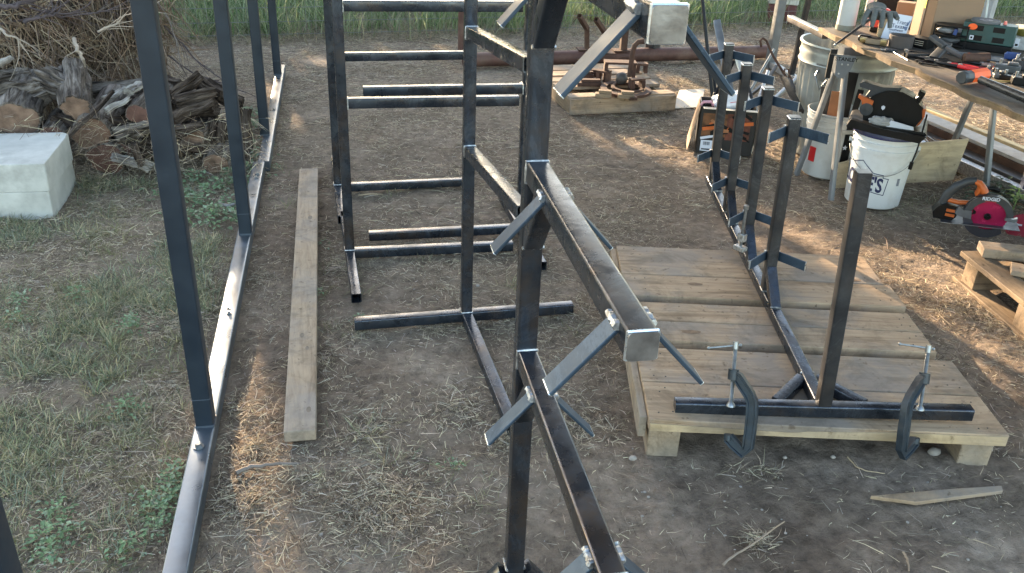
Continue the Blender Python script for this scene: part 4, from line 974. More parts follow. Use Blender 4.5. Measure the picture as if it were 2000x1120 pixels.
# ---- far pallet with rusty iron
PB = Matrix.Translation((1.425, 5.29, 0)) @ RZ(5.0)
t = thing('wooden_pallet', 'small wooden pallet with rusty iron parts on it, near the fence', 'pallet', mat=PB)
for x in (.03, .36, .69): b = MB(); b.box((x, .42, .045), (.045, .80, .088)); part(b, 'bearer', OLDW_Y, t, bevel=.002)
b = MB(); b.box((.36, -.011, .053), (.72, .022, .098)); part(b, 'front_board', PAL, t, bevel=.002)
for y, w_ in ((.05, .09), (.30, .12), (.44, .10), (.60, .12), (.755, .14)): b = MB(); b.box((.36, y, .1005), (.72, w_, .020)); part(b, 'deck_board', PAL, t, bevel=.002)
def on_pallet(px, py, z=.112): return at(px, py, z)
t = thing('iron_ring', 'flat rusty iron ring on the far pallet beside the ball', 'iron ring', mat=Matrix.Translation(on_pallet(1222, 178)) @ RX(2))
b = MB(); b.lathe([(.125, 0), (.165, 0), (.165, .018), (.125, .018)], (0, 0, .001), 40, closed=True); part(b, 'ring', RUST, t)
b = MB(); b.lathe([(.085, 0), (.105, 0), (.105, .010), (.085, .010)], (.01, 0, .020), 36, closed=True); part(b, 'inner_ring', RUST, t)
b = MB(); b.box((-.01, -.165, .010), (.05, .07, .02)); part(b, 'lug', RUST, t)
q = on_pallet(1212, 172); b = MB(); b.ball(q+Vector((0, 0, .062)), .040, 28); tag(b.build('iron_ball', simple('dark iron', (.06, .055, .052), .6, .4, .3, 30, .2)), 'dark round iron ball resting on the iron ring', 'ball')
def bracket(label, px, py, w_, h, yaw=0, z=.112, dp=.09):
    t = thing('iron_bracket', label, 'iron bracket', mat=FR(px, py, z, yaw)); b = MB(); b.box((0, 0, h), (w_, dp, .014)); part(b, 'top_plate', RUST, t)
    for s in (-1, 1): b = MB(); b.box((s*(w_/2-.012), 0, h/2-.004), (.024, .05, h-.009)); part(b, 'leg', RUST, t)
bracket('rusty bench-shaped bracket standing behind the iron ball', 1208, 160, .21, .13, .15)
bracket('small rusty bracket left of the iron ball', 1178, 160, .09, .07, -.3, dp=.06)
bracket('rusty bracket at the back right of the far pallet', 1252, 142, .08, .06, .2, dp=.06)
bracket('rusty c-shaped bracket inside the iron ring', 1243, 172, .10, .055, .5, .134, dp=.04)
t = thing('curved_iron', 'rusty curved iron leg standing on the bench-shaped bracket', 'iron leg', mat=FR(1229, 150, .252))
b = MB(); b.path([(0, 0, 0), (.004, 0, .08), (.006, 0, .14), (.014, .0, .19), (.035, 0, .215), (.07, 0, .22)], .016, 10); part(b, 'leg_tube', RUST, t)
for px, py, w_, l_, lb in ((1150, 168, .16, .05, 'flat rusty plate at the left of the far pallet, the front one'), (1140, 152, .13, .04, 'flat rusty plate at the left of the far pallet, the back one'), (1160, 148, .10, .06, 'stubby rusty block at the back left of the far pallet'), (1178, 190, .10, .05, 'short wood offcut on the front of the far pallet'), (1222, 192, .10, .04, 'thin wood offcut right of the short one on the far pallet')):
    t = thing('iron_plate' if 'rusty' in lb else 'wood_offcut', lb, 'plate' if 'rusty' in lb else 'offcut', mat=FR(px, py, .112, random.uniform(-.3, .3))); b = MB(); b.box((0, 0, .013), (w_, l_, .024)); b.box((.01, .01, .034), (w_*.8, l_*.8, .016)); part(b, 'plate', RUST if 'rusty' in lb else OLDW, t, bevel=.001)
for (px, py, dx, lb) in ((1146, 97, -.065, 'bent rusty square tube standing behind the rusty pipe, the left one'), (1180, 104, -.075, 'bent rusty square tube standing behind the rusty pipe, the right one')):
    p = at(px, py, .10); t = thing('bent_tube', lb, 'bent tube', tuple(p), 0, 'bent rusty tubes'); b = MB(); b.box(p+Vector((0, 0, .004)), (.15, .10, .008)); b.build('base_plate', RUST, t)
    b = MB(); b.bar(p+Vector((0, 0, .008)), p+Vector((-.012, 0, .17)), .034, .034, up=(0, 1, 0)); b.build('upright', RUST, t)
    b = MB(); b.bar(p+Vector((-.010, 0, .155)), p+Vector((dx-.04, -.10, .27)), .034, .034, up=(0, 0, 1), hollow=True); b.build('bent_end', RUST, t)
p = at(1212, 99, .10); t = thing('flange_plate', 'short rusty tube stub on a plate by the rusty pipe', 'tube stub', tuple(p)); b = MB(); b.box(p+Vector((0, 0, .004)), (.13, .10, .008)); b.build('base_plate', RUST, t); b = MB(); b.bar(p+Vector((.02, 0, .008)), p+Vector((.02, 0, .16)), .05, .05, up=(0, 1, 0)); b.build('stub', RUST, t)
p = at(1273, 118, .0); t = thing('steel_stub', 'square dark steel stub standing before the rusty pipe', 'steel stub', tuple(p)); b = MB(); b.bar(p, p+Vector((-.01, 0, .27)), .085, .085, up=(.8, .6, 0), r=.006); b.build('stub_body', STEEL_R, t)

# ---- pale cardboard on the ground
P4 = [at(1313, 213, .004), at(1370, 210, .004), at(1376, 175, .030), at(1327, 177, .022)]
b = MB(); b.add([p for p in P4]+[p+Vector((0, 0, .004)) for p in P4], [(3, 2, 1, 0), (4, 5, 6, 7), (0, 1, 5, 4), (1, 2, 6, 5), (2, 3, 7, 6), (3, 0, 4, 7)]); tag(b.build('cardboard_sheet', CARDW), 'pale square of cardboard lying on the soil right of the far pallet', 'cardboard')

# ---- tool carton with bag
MC = FR(1412, 302, 0, .10); W_, Hc = .300, .262
t = thing('tool_carton', 'open black and orange carton with a barcode label, behind the lying rack', 'carton', mat=MC)
b = MB(); dpt = .22
for c, s in (((0, 0, Hc/2), (W_, .006, Hc)), ((0, dpt, Hc/2), (W_, .006, Hc)), ((-W_/2, dpt/2, Hc/2), (.006, dpt-.007, Hc)), ((W_/2, dpt/2, Hc/2), (.006, dpt-.007, Hc)), ((0, dpt/2, .004), (W_-.007, dpt-.007, .006))): b.box(c, s)
part(b, 'box_body', simple('black printed card', (.010, .009, .009), .5, 0, .2, 20, .05), t)
b = MB(); b.box((-.055, -.0038, .165), (.165, .0012, .13)); part(b, 'tool_picture', simple('orange print', (.12, .045, .014), .5, 0, .6, 22, 0), t)
b = MB(); b.box((.06, -.0040, .160), (.13, .0012, .15)); part(b, 'tool_picture', simple('dark red print', (.10, .025, .012), .5, 0, .8, 30, 0), t)
for k in range(26):
    x, z = random.uniform(-.12, .12), random.uniform(.10, .23); b = MB(); b.box((x, -.0052-.0002*k, z), (random.uniform(.02, .07), .0008, random.uniform(.008, .02)), m=RY(random.uniform(-40, 40))); part(b, 'printed_tool', random.choice([BLACK, ORANGE, BLACK, BLACK, TAN]), t)
b = MB(); b.box((-.100, -.0045, .045), (.066, .001, .062)); part(b, 'label', PAPER, t)
b = MB(); b.box((-.048, -.0045, .045), (.026, .001, .062)); part(b, 'label', PAPER, t)
for k in range(11): b = MB(); b.box((-.118+k*.0034, -.0054, .058), (random.choice([.0012, .0020]), .0006, .020)); part(b, 'barcode_bar', BLACK, t)
b = MB(); b.box((-.100, -.0054, .024), (.052, .0006, .008)); part(b, 'label_print', GREYP, t)
b = MB(); b.box((-.09, -.006, .098), (.10, .002, .014), m=RY(-14)); part(b, 'white_stripe', PAPER, t)
b = MB(); b.box((0, -.035, Hc+.006), (W_-.01, .07, .003), m=RX(-8)); part(b, 'flap', CARDW, t)
b = MB(); b.box((-W_/2-.03, .1, Hc*.5), (.003, .2, Hc*.96), m=RY(10)); part(b, 'flap', CARD, t)
b = MB(); b.box((W_/2+.02, .1, Hc*.52), (.003, .2, Hc*.9), m=RY(8)); part(b, 'flap', CARDW, t)
t = thing('plastic_bag', 'crumpled white plastic bag stuffed in the top of the carton', 'plastic bag', mat=MC @ T(.02, .10, Hc-.02))
b = MB(); b.ball((0, 0, .03), .085, 36, (1.25, 1.0, .72), lambda d: 1+.22*mnoise.noise(d*3.1)+.10*mnoise.noise(d*9)); part(b, 'bag_body', simple('white plastic film', (.60, .60, .63), .35, 0, .05, 10, .6), t)
b = MB(); b.path([(-.02, -.078, .05), (.03, -.086, .062), (.07, -.07, .075)], .0035, 6, flat=.5); part(b, 'red_tie', RED, t)
t = thing('scissor_handle', 'pink and black handle poking from the left corner of the carton', 'handle', mat=MC @ T(-.125, .03, Hc+.004)); b = MB(); b.path([(-.03, 0, 0), (-.02, -.01, .018), (.02, -.01, .022), (.035, 0, .0)], .008, 8); part(b, 'handle_loop', simple('pink plastic', (.6, .3, .36), .4), t)
b = MB(); b.path([(-.01, -.02, .0), (.0, -.022, .012), (.022, -.02, .010)], .005, 6); part(b, 'grip', BLACK, t)

# ---- poles, posts and scrap behind the lying rack
def pole(name, label, cat, a, c, wd, mt, ht=None, up=(0, 0, 1), rnd=False, hollow=False, group=None):
    a, c = Vector(a), Vector(c); t = thing(name, label, cat, tuple(a), 0, group); b = MB()
    if rnd: b.cyl(a, c, wd/2, n=14)
    else: b.bar(a, c, wd, ht or wd, up=up, r=min(wd, ht or wd)*.1, hollow=hollow)
    b.build('bar_body', mt, t)
    return t
p = at(1503, 132, 0)
t = thing('canopy_post', 'grey square steel canopy post by the end of the rusty pipe', 'post', tuple(p)); b = MB(); b.bar(p+Vector((0, 0, .0)), p+Vector((.02, .0, 3.2)), .062, .062, up=(1, 0, 0)); b.build('post_body', simple('grey post', (.13, .135, .14), .5, .4, .2, 14, .1), t)
b = MB(); q2 = at(1572, 166, .03); b.bar(p+Vector((0, -.04, .03)), q2, .05, .045); b.build('base_rail', simple('grey rail', (.25, .25, .245), .5, .4, .2, 14, .1), t)
p = at(1922, 52, .12); t = thing('canopy_post', 'pale grey canopy post beyond the work table near the right edge', 'post', tuple(p)); b = MB(); b.bar(p-Vector((0, 0, .3)), p+Vector((.04, .0, 3.08)), .08, .08, up=(1, .5, 0)); b.build('post_body', simple('pale grey post', (.30, .31, .32), .5, .3, .15, 14, .1), t)
b = MB(); b.path([at_y(1931, -5, p.y-.06), at_y(1924, 44, p.y-.06)], .008, 6); b.build('cable', simple('pale cable', (.55, .6, .58), .6), t)
pole('slanted_pole', 'long thin brown steel pole leaning right, between post and trash can', 'pole', at(1543, 158, 0), at_y(1584, -20, at(1543, 158, 0).y-.15), .034, STEEL_R, up=(0, 1, 0))
pole('slanted_tube', 'thin black tube leaning behind the carton, reaching the top edge', 'pole', at(1396, 235, .02), at_y(1370, -20, at(1396, 235, 0).y+.25), .022, BLACK_M, rnd=True)
pole('black_rod', 'short black rod behind the carton right of the thin tube', 'rod', at(1402, 230, .02), at_y(1392, 130, at(1402, 230).y+.1), .022, BLACK_M, rnd=True)
pole('galvanised_tube', 'bright square tube leaning up behind the first rack arm row', 'tube', at(1428, 190, .05), at_y(1400, 42, at(1428, 190).y+.35), .050, GALV, .035, up=(.3, 1, 0))
pole('black_bar', 'dark flat bar sloping down to the carton from the right', 'bar', at(1382, 215, .10), at_y(1432, 120, 5.2), .03, BLACK_M, .008)
for k, (a, c, wd, mt, lb) in enumerate((((1440, 190), (1470, 118), .030, GALV, 'bright tube offcut leaning among the scrap behind the second arm'), ((1455, 195), (1512, 97), .018, GALV, 'thin bright rod leaning to the right among the scrap'),
        ((1490, 170), (1516, 130), .022, BLACK_M, 'short black bar among the scrap left of the hooked rod'), ((1462, 185), (1440, 110), .040, CLEAR, 'clear plastic tube among the scrap behind the arms'), ((1448, 200), (1498, 160), .020, BLACK_M, 'curved-looking black bar low among the scrap'),
        ((1500, 205), (1560, 150), .022, GALV, 'pale flat bar low behind the third arm'), ((1470, 205), (1450, 140), .026, STEEL_R, 'brown steel bar upright among the scrap'), ((1480, 200), (1500, 140), .026, WELD, 'grey rod in the middle of the scrap'), ((1418, 205), (1425, 100), .016, BLACK_M, 'thin black rod upright behind the tallest arm'))):
    y0 = at(a[0], a[1]+20, 0).y; pole('scrap_bar', lb, 'metal bar', at_y(a[0], a[1], y0), at_y(c[0], c[1], y0+.25), wd, mt, rnd=(k in (1, 3, 7, 8)), group='scrap metal behind the rack')
t = thing('hooked_rod', 'rusty hooked rod leaning behind the rightmost rack arms', 'hooked rod', tuple(at(1565, 205, .1)))
b = MB(); y0 = at(1565, 225).y; b.path([at_y(1487, 92, y0+.3), at_y(1485, 80, y0+.3), at_y(1490, 75, y0+.3), at_y(1497, 80, y0+.3), at_y(1510, 110, y0+.25), at_y(1535, 150, y0+.12), at_y(1568, 208, y0)], .008, 8); b.build('rod', RUST, t)
b = MB(); b.path([at_y(1530, 145, y0+.1), at_y(1533, 135, y0+.1), at_y(1540, 136, y0+.1), at_y(1541, 145, y0+.08), at_y(1548, 160, y0+.05)], .006, 6); b.build('second_hook', RUST, t)
for k in range(4):
    y0 = 4.35+k*.05; pole('angle_iron', ('widest', 'second', 'third', 'thinnest')[k]+' dark rusty flat iron sloping into the white bucket', 'flat iron', at_y(1562+k*4, 215+k*3, y0), at_y(1528+k*5, 150+k*2, y0+.25), .034-.005*k, STEEL_R, .008, group='flat irons in the old bucket')

# ---- white buckets
def bucket(label, M0, r0, r1, h, mt, lid=None, rim=True, fill=None):
    t = thing('plastic_bucket', label, 'bucket', mat=M0, group='white plastic buckets'); b = MB()
    pr_ = [(0, .002), (r0-.006, .002), (r0, .008)]
    k = lambda z: r0+(r1-r0)*z/h
    pr_ += [(k(h*.74), h*.74), (k(h*.74)+.006, h*.745), (k(h*.80)+.006, h*.80), (k(h*.80)+.001, h*.805), (k(h*.86), h*.86), (k(h*.86)+.006, h*.865), (k(h*.88)+.006, h*.885), (k(h*.89), h*.89), (k(h*.93), h*.93), (k(h*.93)+.006, h*.935), (k(h*.95)+.006, h*.955), (k(h*.96), h*.96), (r1+.006, h*.975), (r1+.007, h-.002), (r1+.003, h), (r1-.003, h-.003), (r1-.006, h-.02), (r0, h*.3), (0, h*.28)]
    b.lathe(pr_, (0, 0, 0), 64); part(b, 'bucket_body', mt, t, sharp=35)
    return t
B1 = FR(1697, 409, 0); B1 = B1 @ T(0, .130, 0)
h1, r0, r1 = .372, .130, .150
t = bucket('white bucket with a navy house logo, carrying the black saw on its lid', B1, r0, r1, h1, WHITE)
def onb(u, v, off=.0012):                                 # u metres along the surface to the right of the viewer-facing line, v height
    r = r0+(r1-r0)*v/h1+off; a = u/r; return Vector((r*math.sin(a), -r*math.cos(a), v))
def stroke(pts, wd, name, closed=False):
    b = MB(); P = [];
    m = len(pts); segs = m if closed else m-1
    for i in range(segs):
        a, c = Vector(pts[i]), Vector(pts[(i+1) % m]); n_ = max(2, int((c-a).length/.008)); d = (c-a).normalized(); nn = Vector((-d.y, d.x))*wd/2; a2 = a-d*wd*.5; c2 = c+d*wd*.5
        for k in range(n_):
            p, q = a2.lerp(c2, k/n_), a2.lerp(c2, (k+1)/n_); b.add([onb(*(p-nn)), onb(*(q-nn)), onb(*(q+nn)), onb(*(p+nn))], [(0, 1, 2, 3)])
    return b
# logo: gabled house outline, lettering inside
gs = .0225/10
outl = [(-.190, .118), (.048, .080), (.056, .164), (.030, .168), (.028, .182), (-.018, .186), (-.080, .236), (-.140, .216), (-.190, .214)]
part(stroke([Vector(p) for p in outl], .0038, 'logo', True), 'logo_outline', INK, t)
text_mesh("LOWE'S", .100, INK, 'logo_lettering', t, None, 0, 0, .0030, warp=lambda p: onb(p.x-.080, p.z+.134-(p.x)*.10, .0014), squash=.66)
for k in range(8): b = MB(); v = .128+k*.0048; b.add([onb(.104, v), onb(.120, v), onb(.120, v+.0030), onb(.104, v+.0030)], [(0, 1, 2, 3)]); part(b, 'barcode_line', INK, t)
b = MB(); hp = []
for k in range(25):
    a = math.radians(-86+172*k/24); rr = .158; dz = -.118*math.cos(a)**1.2 if abs(math.cos(a)) > 1e-3 else 0
    hp.append(Vector((rr*math.sin(a), -rr*math.cos(a), h1*.80+dz)))
b.path(hp, .0022, 6); part(b, 'wire_handle', GALV, t)
for s in (-1, 1): b = MB(); b.cyl((s*.150, -.005, h1*.80), (s*.164, -.005, h1*.80), .012, n=14); part(b, 'handle_ear', WHITE, t)
b = MB(); b.lathe([(0, h1+.006), (r1-.02, h1+.006), (r1-.016, h1+.012), (r1+.006, h1+.012), (r1+.010, h1+.006), (r1+.010, h1-.016), (r1+.0075, h1-.016), (r1+.0075, h1+.002)], (0, 0, 0), 64); part(b, 'lid', NAVY, t)
B2 = FR(1608, 352, 0) @ T(0, .125, 0)
t = bucket('older white bucket with a red square, holding scrap iron under the table', B2, .124, .145, .35, WHITE2)
def onb2(u, v): r = .124+.021*v/.35+.0012; a = u/r; return Vector((r*math.sin(a), -r*math.cos(a), v))
b = MB(); b.add([onb2(-.112+.0105*i, z) for z in (.085, .165) for i in range(5)], [(i, i+1, 6+i, 5+i) for i in range(4)]); part(b, 'red_square', RED, t)
b = MB(); b.add([onb2(.062+.010*i, z) for z in (.10, .30) for i in range(6)], [(i, i+1, 7+i, 6+i) for i in range(5)]); part(b, 'black_panel', BLACK, t)
b = MB(); st = []
for k in range(10): a = math.pi/2+k*math.pi/5; r_ = .016 if k % 2 == 0 else .007; st.append(onb2(.075+r_*math.cos(a), .185+r_*math.sin(a))*1.004)
b.add(st+[onb2(.075, .185)*1.004], [(k, (k+1) % 10, 10) for k in range(10)]); part(b, 'star', PAPER, t)
for k, (x, y, dx, h_, w_, mt, lb) in enumerate(((.02, -.02, .01, .50, .065, BLACK_M, 'wide flat black bar standing in the old white bucket'), (.06, -.03, .03, .42, .03, BLACK_M, 'narrow black bar at the right of the old white bucket'), (-.02, -.05, .0, .40, .06, TAN, 'tan leather strip standing in the old white bucket'), (-.06, -.02, -.02, .41, .05, STEEL_R, 'brown steel plate standing in the old white bucket'))):
    a = B2 @ Vector((x, y, .12)); c = B2 @ Vector((x+dx, y+.01, h_+.05)); pole('flat_bar', lb, 'metal bar', a, c, w_, mt, .006, up=tuple((B2.to_3x3() @ Vector((0, 1, 0)))))

# ---- galvanised trash can
CC = Vector((2.785, 4.50, 0)); t = thing('trash_can', 'round galvanised ribbed trash can behind the work table', 'trash can', tuple(CC))
Hn, Rt, Rb = .62, .262, .222
def wob(r, z, a):
    k = .0 if (z > Hn*.78 or z < .05) else 1.0
    return r+k*.0045*(1 if math.sin(a*34) > 0 else -1)
pr_ = [(0, .01), (Rb-.005, .01), (Rb, .0), (Rb+.004, .03)]
for k in range(13): z = .05+(Hn*.76-.05)*k/12; pr_.append((Rb+(Rt-Rb)*z/Hn, z))
pr_ += [(Rt-.010, Hn*.80), (Rt+.004, Hn*.83), (Rt-.004, Hn*.86), (Rt+.004, Hn*.90), (Rt-.002, Hn*.93), (Rt, Hn*.97), (Rt+.010, Hn*.985), (Rt+.008, Hn), (Rt-.004, Hn-.003), (Rt-.008, Hn*.9), (Rb, .06), (0, .05)]
CANM = simple('weathered galvanised sheet', (.32, .335, .32), .42, .5, .2, 7, .06, .5, (.25, .25, .23))
b = MB(); b.lathe(pr_, tuple(CC), 136, wob=wob); b.build('can_body', CANM, t, sharp=50)
dcv = (CAMP-CC); az0 = math.atan2(dcv.y, dcv.x)
def canp(a, z, o=.006): r = Rb+(Rt-Rb)*z/Hn+o; aa = az0+a; return CC+Vector((r*math.cos(aa), r*math.sin(aa), z))
b = MB(); b.path([canp(-.55, .50), canp(-.55, .47, .03), canp(-.42, .40, .035), canp(-.28, .47, .03), canp(-.28, .50)], .006, 8); b.build('handle', GALV, t)
b = MB(); b.add([canp(-.62+.05*i, z, .008) for z in (.44, .53) for i in range(9)], [(i, i+1, 10+i, 9+i) for i in range(8)]); b.build('handle_plate', GALV, t)

# ---- work table: rough plywood sheet on a folding sawhorse
TZ = .742
t = thing('work_table', 'rough plywood work table top crowded with tools', 'table', (2.42, 4.27, 0))
b = MB(); TX0, TY1 = 2.425, 4.275; n = 40; ed = []
for k in range(n+1):
    y = TY1-(TY1-1.4)*k/n; ed.append((TX0+.010*math.sin(k*1.7)+.007*math.sin(k*.63)+(.02 if k == 0 else 0), y))
TH_ = .021
vs = [(x, y, z) for z in (TZ-TH_, TZ) for x, y in ed]+[(3.62, y, z) for z in (TZ-TH_, TZ) for x, y in ed]; m = n+1
fs = [(i, i+1, m+i+1, m+i) for i in range(n)]+[(m+i, m+i+1, 3*m+i+1, 3*m+i) for i in range(n)]+[(2*m+i+1, 2*m+i, 0+i, 0+i+1) for i in range(n)]+[(0, m, 3*m, 2*m), (m-1, 3*m-1, 4*m-1, 2*m-1), (2*m-1, 4*m-1, 3*m-1, m-1)][:1]
b.add(vs, fs); b.build('tabletop', TABLETOP, t)
b = MB()
for i in range(n):
    x0_, y0_ = ed[i]; x1_, y1_ = ed[i+1]; b.add([(x0_-.002, y0_, TZ-TH_-.002), (x1_-.002, y1_, TZ-TH_-.002), (x1_-.003, y1_, TZ+.0005), (x0_-.003, y0_, TZ+.0005), (x0_+.010+.008*math.sin(i*2.3), y0_, TZ+.0012), (x1_+.010+.008*math.sin((i+1)*2.3), y1_, TZ+.0012)], [(1, 0, 3, 2), (2, 3, 4, 5)])
b.build('front_edge', PLYEDGE, t)
SH = simple('grey sawhorse steel', (.14, .152, .165), .42, .5, .12, 14, .05)
def sawhorse(x0, x1, yc, label):
    t = thing('sawhorse', label, 'sawhorse', (x0, yc, 0), 0, 'folding sawhorses'); zt = TZ-TH_-.003
    b = MB(); b.bar((x0+.0, yc, zt-.02), (x1, yc, zt-.02), .055, .040); b.build('top_beam', SH, t)
    for x in (x0+.02, x1-.02):
        for s, lb in ((-1, 'leg'), (1, 'leg')):
            b = MB(); b.bar((x, yc+s*.030, zt-.05), (x+(.03 if x > x0+.1 else -.02), yc+s*.185, .0), .030, .022, up=(1, 0, 0)); b.build('leg', GALV_P, t)
        b = MB(); b.prism([(-.055, zt-.13), (.055, zt-.13), (.045, zt-.042), (-.045, zt-.042)], -.004, .004, m=Matrix.Translation((x-(.022 if x < x0+.1 else -.022), yc, 0)) @ RZ(90)); b.build('bracket', SH, t)
    # end plate towards the viewer, with lettering
    vv = Vector((x0-.028, yc-.02, 0)); rz = facing(vv)
    m0 = Matrix.Translation((x0-.030, yc-.045, zt-.005)) @ Matrix.Rotation(rz*.75, 4, 'Z'); MW['_'] = m0
    b = MB(); b.prism([(-.045, -.022), (.075, -.022), (.078, -.028), (.064, -.085), (.045, -.125), (.015, -.135), (-.005, -.12), (-.010, -.03), (-.045, -.03)], -.004, .002, m=m0); b.build('end_plate', SH, t)
    b = MB(); b.box((-.035, .006, -.08), (.022, .03, .115)); b.v = [m0 @ v for v in b.v]; b.build('hinge', BLACK, t)
    b = MB(); b.box((-.03, -.006, -.008), (.03, .02, .022)); b.v = [m0 @ v for v in b.v]; b.build('end_clip', BLACK_M, t)
    for xx, zz in ((.018, -.066), (.046, -.066), (.012, -.112)): b = MB(); b.cyl(m0 @ Vector((xx, -.004, zz)), m0 @ Vector((xx, -.008, zz)), .0042, n=10); b.build('rivet', WELD, t)
    o = text_mesh('STANLEY', .0255, BLACK, 'lettering', None, None, bold=.0005, warp=lambda p: m0 @ (p+Vector((.035, -.0052, -.042))))
    inv = MW[t.name].inverted(); o.data.transform(inv); o.parent = t
    return t
sawhorse(2.395, 3.26, 3.945, 'grey folding steel sawhorse carrying the far end of the work table')
sawhorse(2.60, 3.40, 1.75, 'grey folding steel sawhorse carrying the near end of the work table, outside the picture')

# ---- black and orange saw on the bucket lid
MS = B1 @ T(-.015, -.02, h1+.013)
t = thing('tile_saw', 'black and orange compact saw sitting on the navy bucket lid', 'power saw', mat=MS)
b = MB(); b.prism([(-.165, .0), (.170, -.002), (.185, .018), (.175, .030), (-.150, .030), (-.170, .020)], -.12, .13); part(b, 'base_tray', BLACK, t, bevel=.004)
b = MB(); b.prism([(-.17, .015), (-.05, .0), (.16, -.015), (.185, .02), (.0, .026), (-.155, .05)], -.150, -.120); part(b, 'front_lip', BLACK, t, bevel=.003)
b = MB(); b.prism([(-.105, .030), (.125, .030), (.150, .075), (.135, .130), (.085, .168), (.04, .185), (-.03, .180), (-.085, .150), (-.115, .08)], -.05, .06); part(b, 'motor_housing', BLACK, t, bevel=.012)
b = MB(); b.prism([(-.12, .13), (-.06, .150), (.03, .19), (.03, .200), (-.05, .192), (-.14, .205), (-.155, .195), (-.15, .180), (-.10, .170)], -.035, .02); part(b, 'top_handle', GREYP, t, bevel=.006)
b = MB(); b.prism([(-.145, .150), (-.075, .128), (-.078, .108), (-.09, .112), (-.085, .070), (-.125, .065), (-.120, .095), (-.130, .125), (-.148, .136)], -.062, -.036); part(b, 'trigger_grip', ORANGE, t, bevel=.003)
b = MB(); b.prism([(.132, .035), (.145, .045), (.158, .085), (.155, .12), (.142, .12), (.143, .075)], -.045, .03); part(b, 'side_guard', ORANGE, t, bevel=.003)
b = MB(); b.lathe([(0, 0), (.028, 0), (.030, .012), (.0, .014)], (-.10, -.05, .085), 24, RX(90)); part(b, 'knob', GREYP, t)
b = MB(); b.prism([(-.008, .006), (0, .011), (.008, .006), (.008, -.004), (0, -.012), (-.008, -.004)], -.0535, -.0515, m=T(-.028, 0, .102)); part(b, 'badge', PAPER, t)
b = MB(); b.path([(.095, -.02, .150), (.105, -.04, .165), (.115, -.05, .175)], .005, 8); part(b, 'clamp_lever', GALV, t)
b = MB(); b.box((.115, -.01, .165), (.03, .05, .06), m=RY(20)); part(b, 'rear_fin', BLACK, t, bevel=.004)
t2 = thing('crumpled_rag', 'grey crumpled rag lying on the tray of the black saw', 'rag', mat=MS @ T(.0, -.085, .031)); b = MB()
b.ball((-.02, 0, .012), .05, 30, (1.1, .5, .5), lambda d: 1+.3*mnoise.noise(d*3.3)+.1*mnoise.noise(d*11)); part(b, 'rag_body', simple('grey rag', (.30, .29, .28), .85, 0, .2, 30, .4), t2)
b = MB(); b.prism([(.0, .0), (.13, -.014), (.12, .014), (.02, .030)], -.02, -.016); part(b, 'paper_scrap', PAPER, t2)
b = MB(); b.path([(.165, -.06, .10), (.162, -.11, .03), (.158, -.165, -.04), (.150, -.170, -.10)], .004, 8); b.cyl((.150, -.170, -.100), (.148, -.170, -.135), .009, n=12); part(b, 'power_cord', BLACK, t)

# ---- plywood board on edge behind the bucket
t = thing('plywood_board', 'pale plywood board standing on edge behind the logo bucket', 'board', tuple(at(1745, 380, 0)))
def slabq(pts, th, nrm):
    b = MB(); n = len(pts); nv = Vector(nrm)*th; b.add([p for p in pts]+[p+nv for p in pts], [tuple(range(n))[::-1], tuple(range(n, 2*n))]+[(i, (i+1) % n, n+(i+1) % n, n+i) for i in range(n)]); return b
pL, pR = at(1630, 368, .0), at(1862, 352, .0); yh = Vector((pR-pL).normalized()); nb = Vector((-yh.y, yh.x, 0))
slabq([pL+Vector((0, 0, .0)), pR, at_y(1893, 272, pR.y+.06), at_y(1780, 282, pL.lerp(pR, .66).y+.05), at_y(1637, 321, pL.y+.03)], .014, nb).build('board_body', PLY, t, bevel=.001)
# ---- lumber stack on the right
for k, (dx, z, w_, h_, mt, y0, y1, lb) in enumerate(((.0, .0, .05, .07, WELD, 2.95, 5.05, 'grey steel bar lowest and nearest in the lumber stack'), (.075, .0, .09, .085, STEEL_R, 2.9, 5.1, 'dark rusty steel beam beside the grey bar in the lumber stack'),
        (.18, .0, .10, .12, RUST, 2.8, 5.2, 'dark red beam in the middle of the lumber stack'), (.295, .0, .07, .10, PLANKM, 2.8, 5.3, 'whitish weathered plank in the lumber stack'), (.18, .121, .12, .02, WHITEWOOD, 3.0, 5.25, 'thin pale board on top of the dark red beam'), (.42, .0, .05, .10, FRESH, 2.9, 5.4, 'yellow pine timber farthest back in the lumber stack'))):
    x = 3.36+dx; t = thing('lumber_piece', lb, 'lumber', (x, 4, z), 0, 'lumber stacked on the right'); b = MB(); b.box((x, (y0+y1)/2, z+h_/2+.0005*k), (w_, y1-y0, h_), rz=.10); b.build('length', mt if mt not in (FRESH,) else wood('yellow pine', 'y', (.42, .30, .15), (.62, .48, .28), (.40, .35, .26), .2), t, bevel=.003)
t = thing('timber_post', 'short tan timber with a dark navy lower half at the right edge', 'timber', tuple(at(2000, 385, 0))); q = at(2003, 392, 0); b = MB(); b.box(q+Vector((0, 0, .06)), (.08, .08, .12), rz=-.5); b.build('lower_half', NAVY, t, bevel=.003); b = MB(); b.box(q+Vector((0, 0, .165)), (.08, .08, .089), rz=-.5); b.build('upper_half', PAL, t, bevel=.003)
# twigs behind the board
for k in range(5): stick('thin_offcut', ('dark', 'rusty', 'brown', 'grey', 'tan')[k]+' thin offcut lying behind the plywood board', ((1795+k*9, 262+k*3), (1835+k*7, 300-k*4)), .006, (BLACK_M, RUST, STEEL_R, TWIG, TAN)[k], .12, 'offcut')

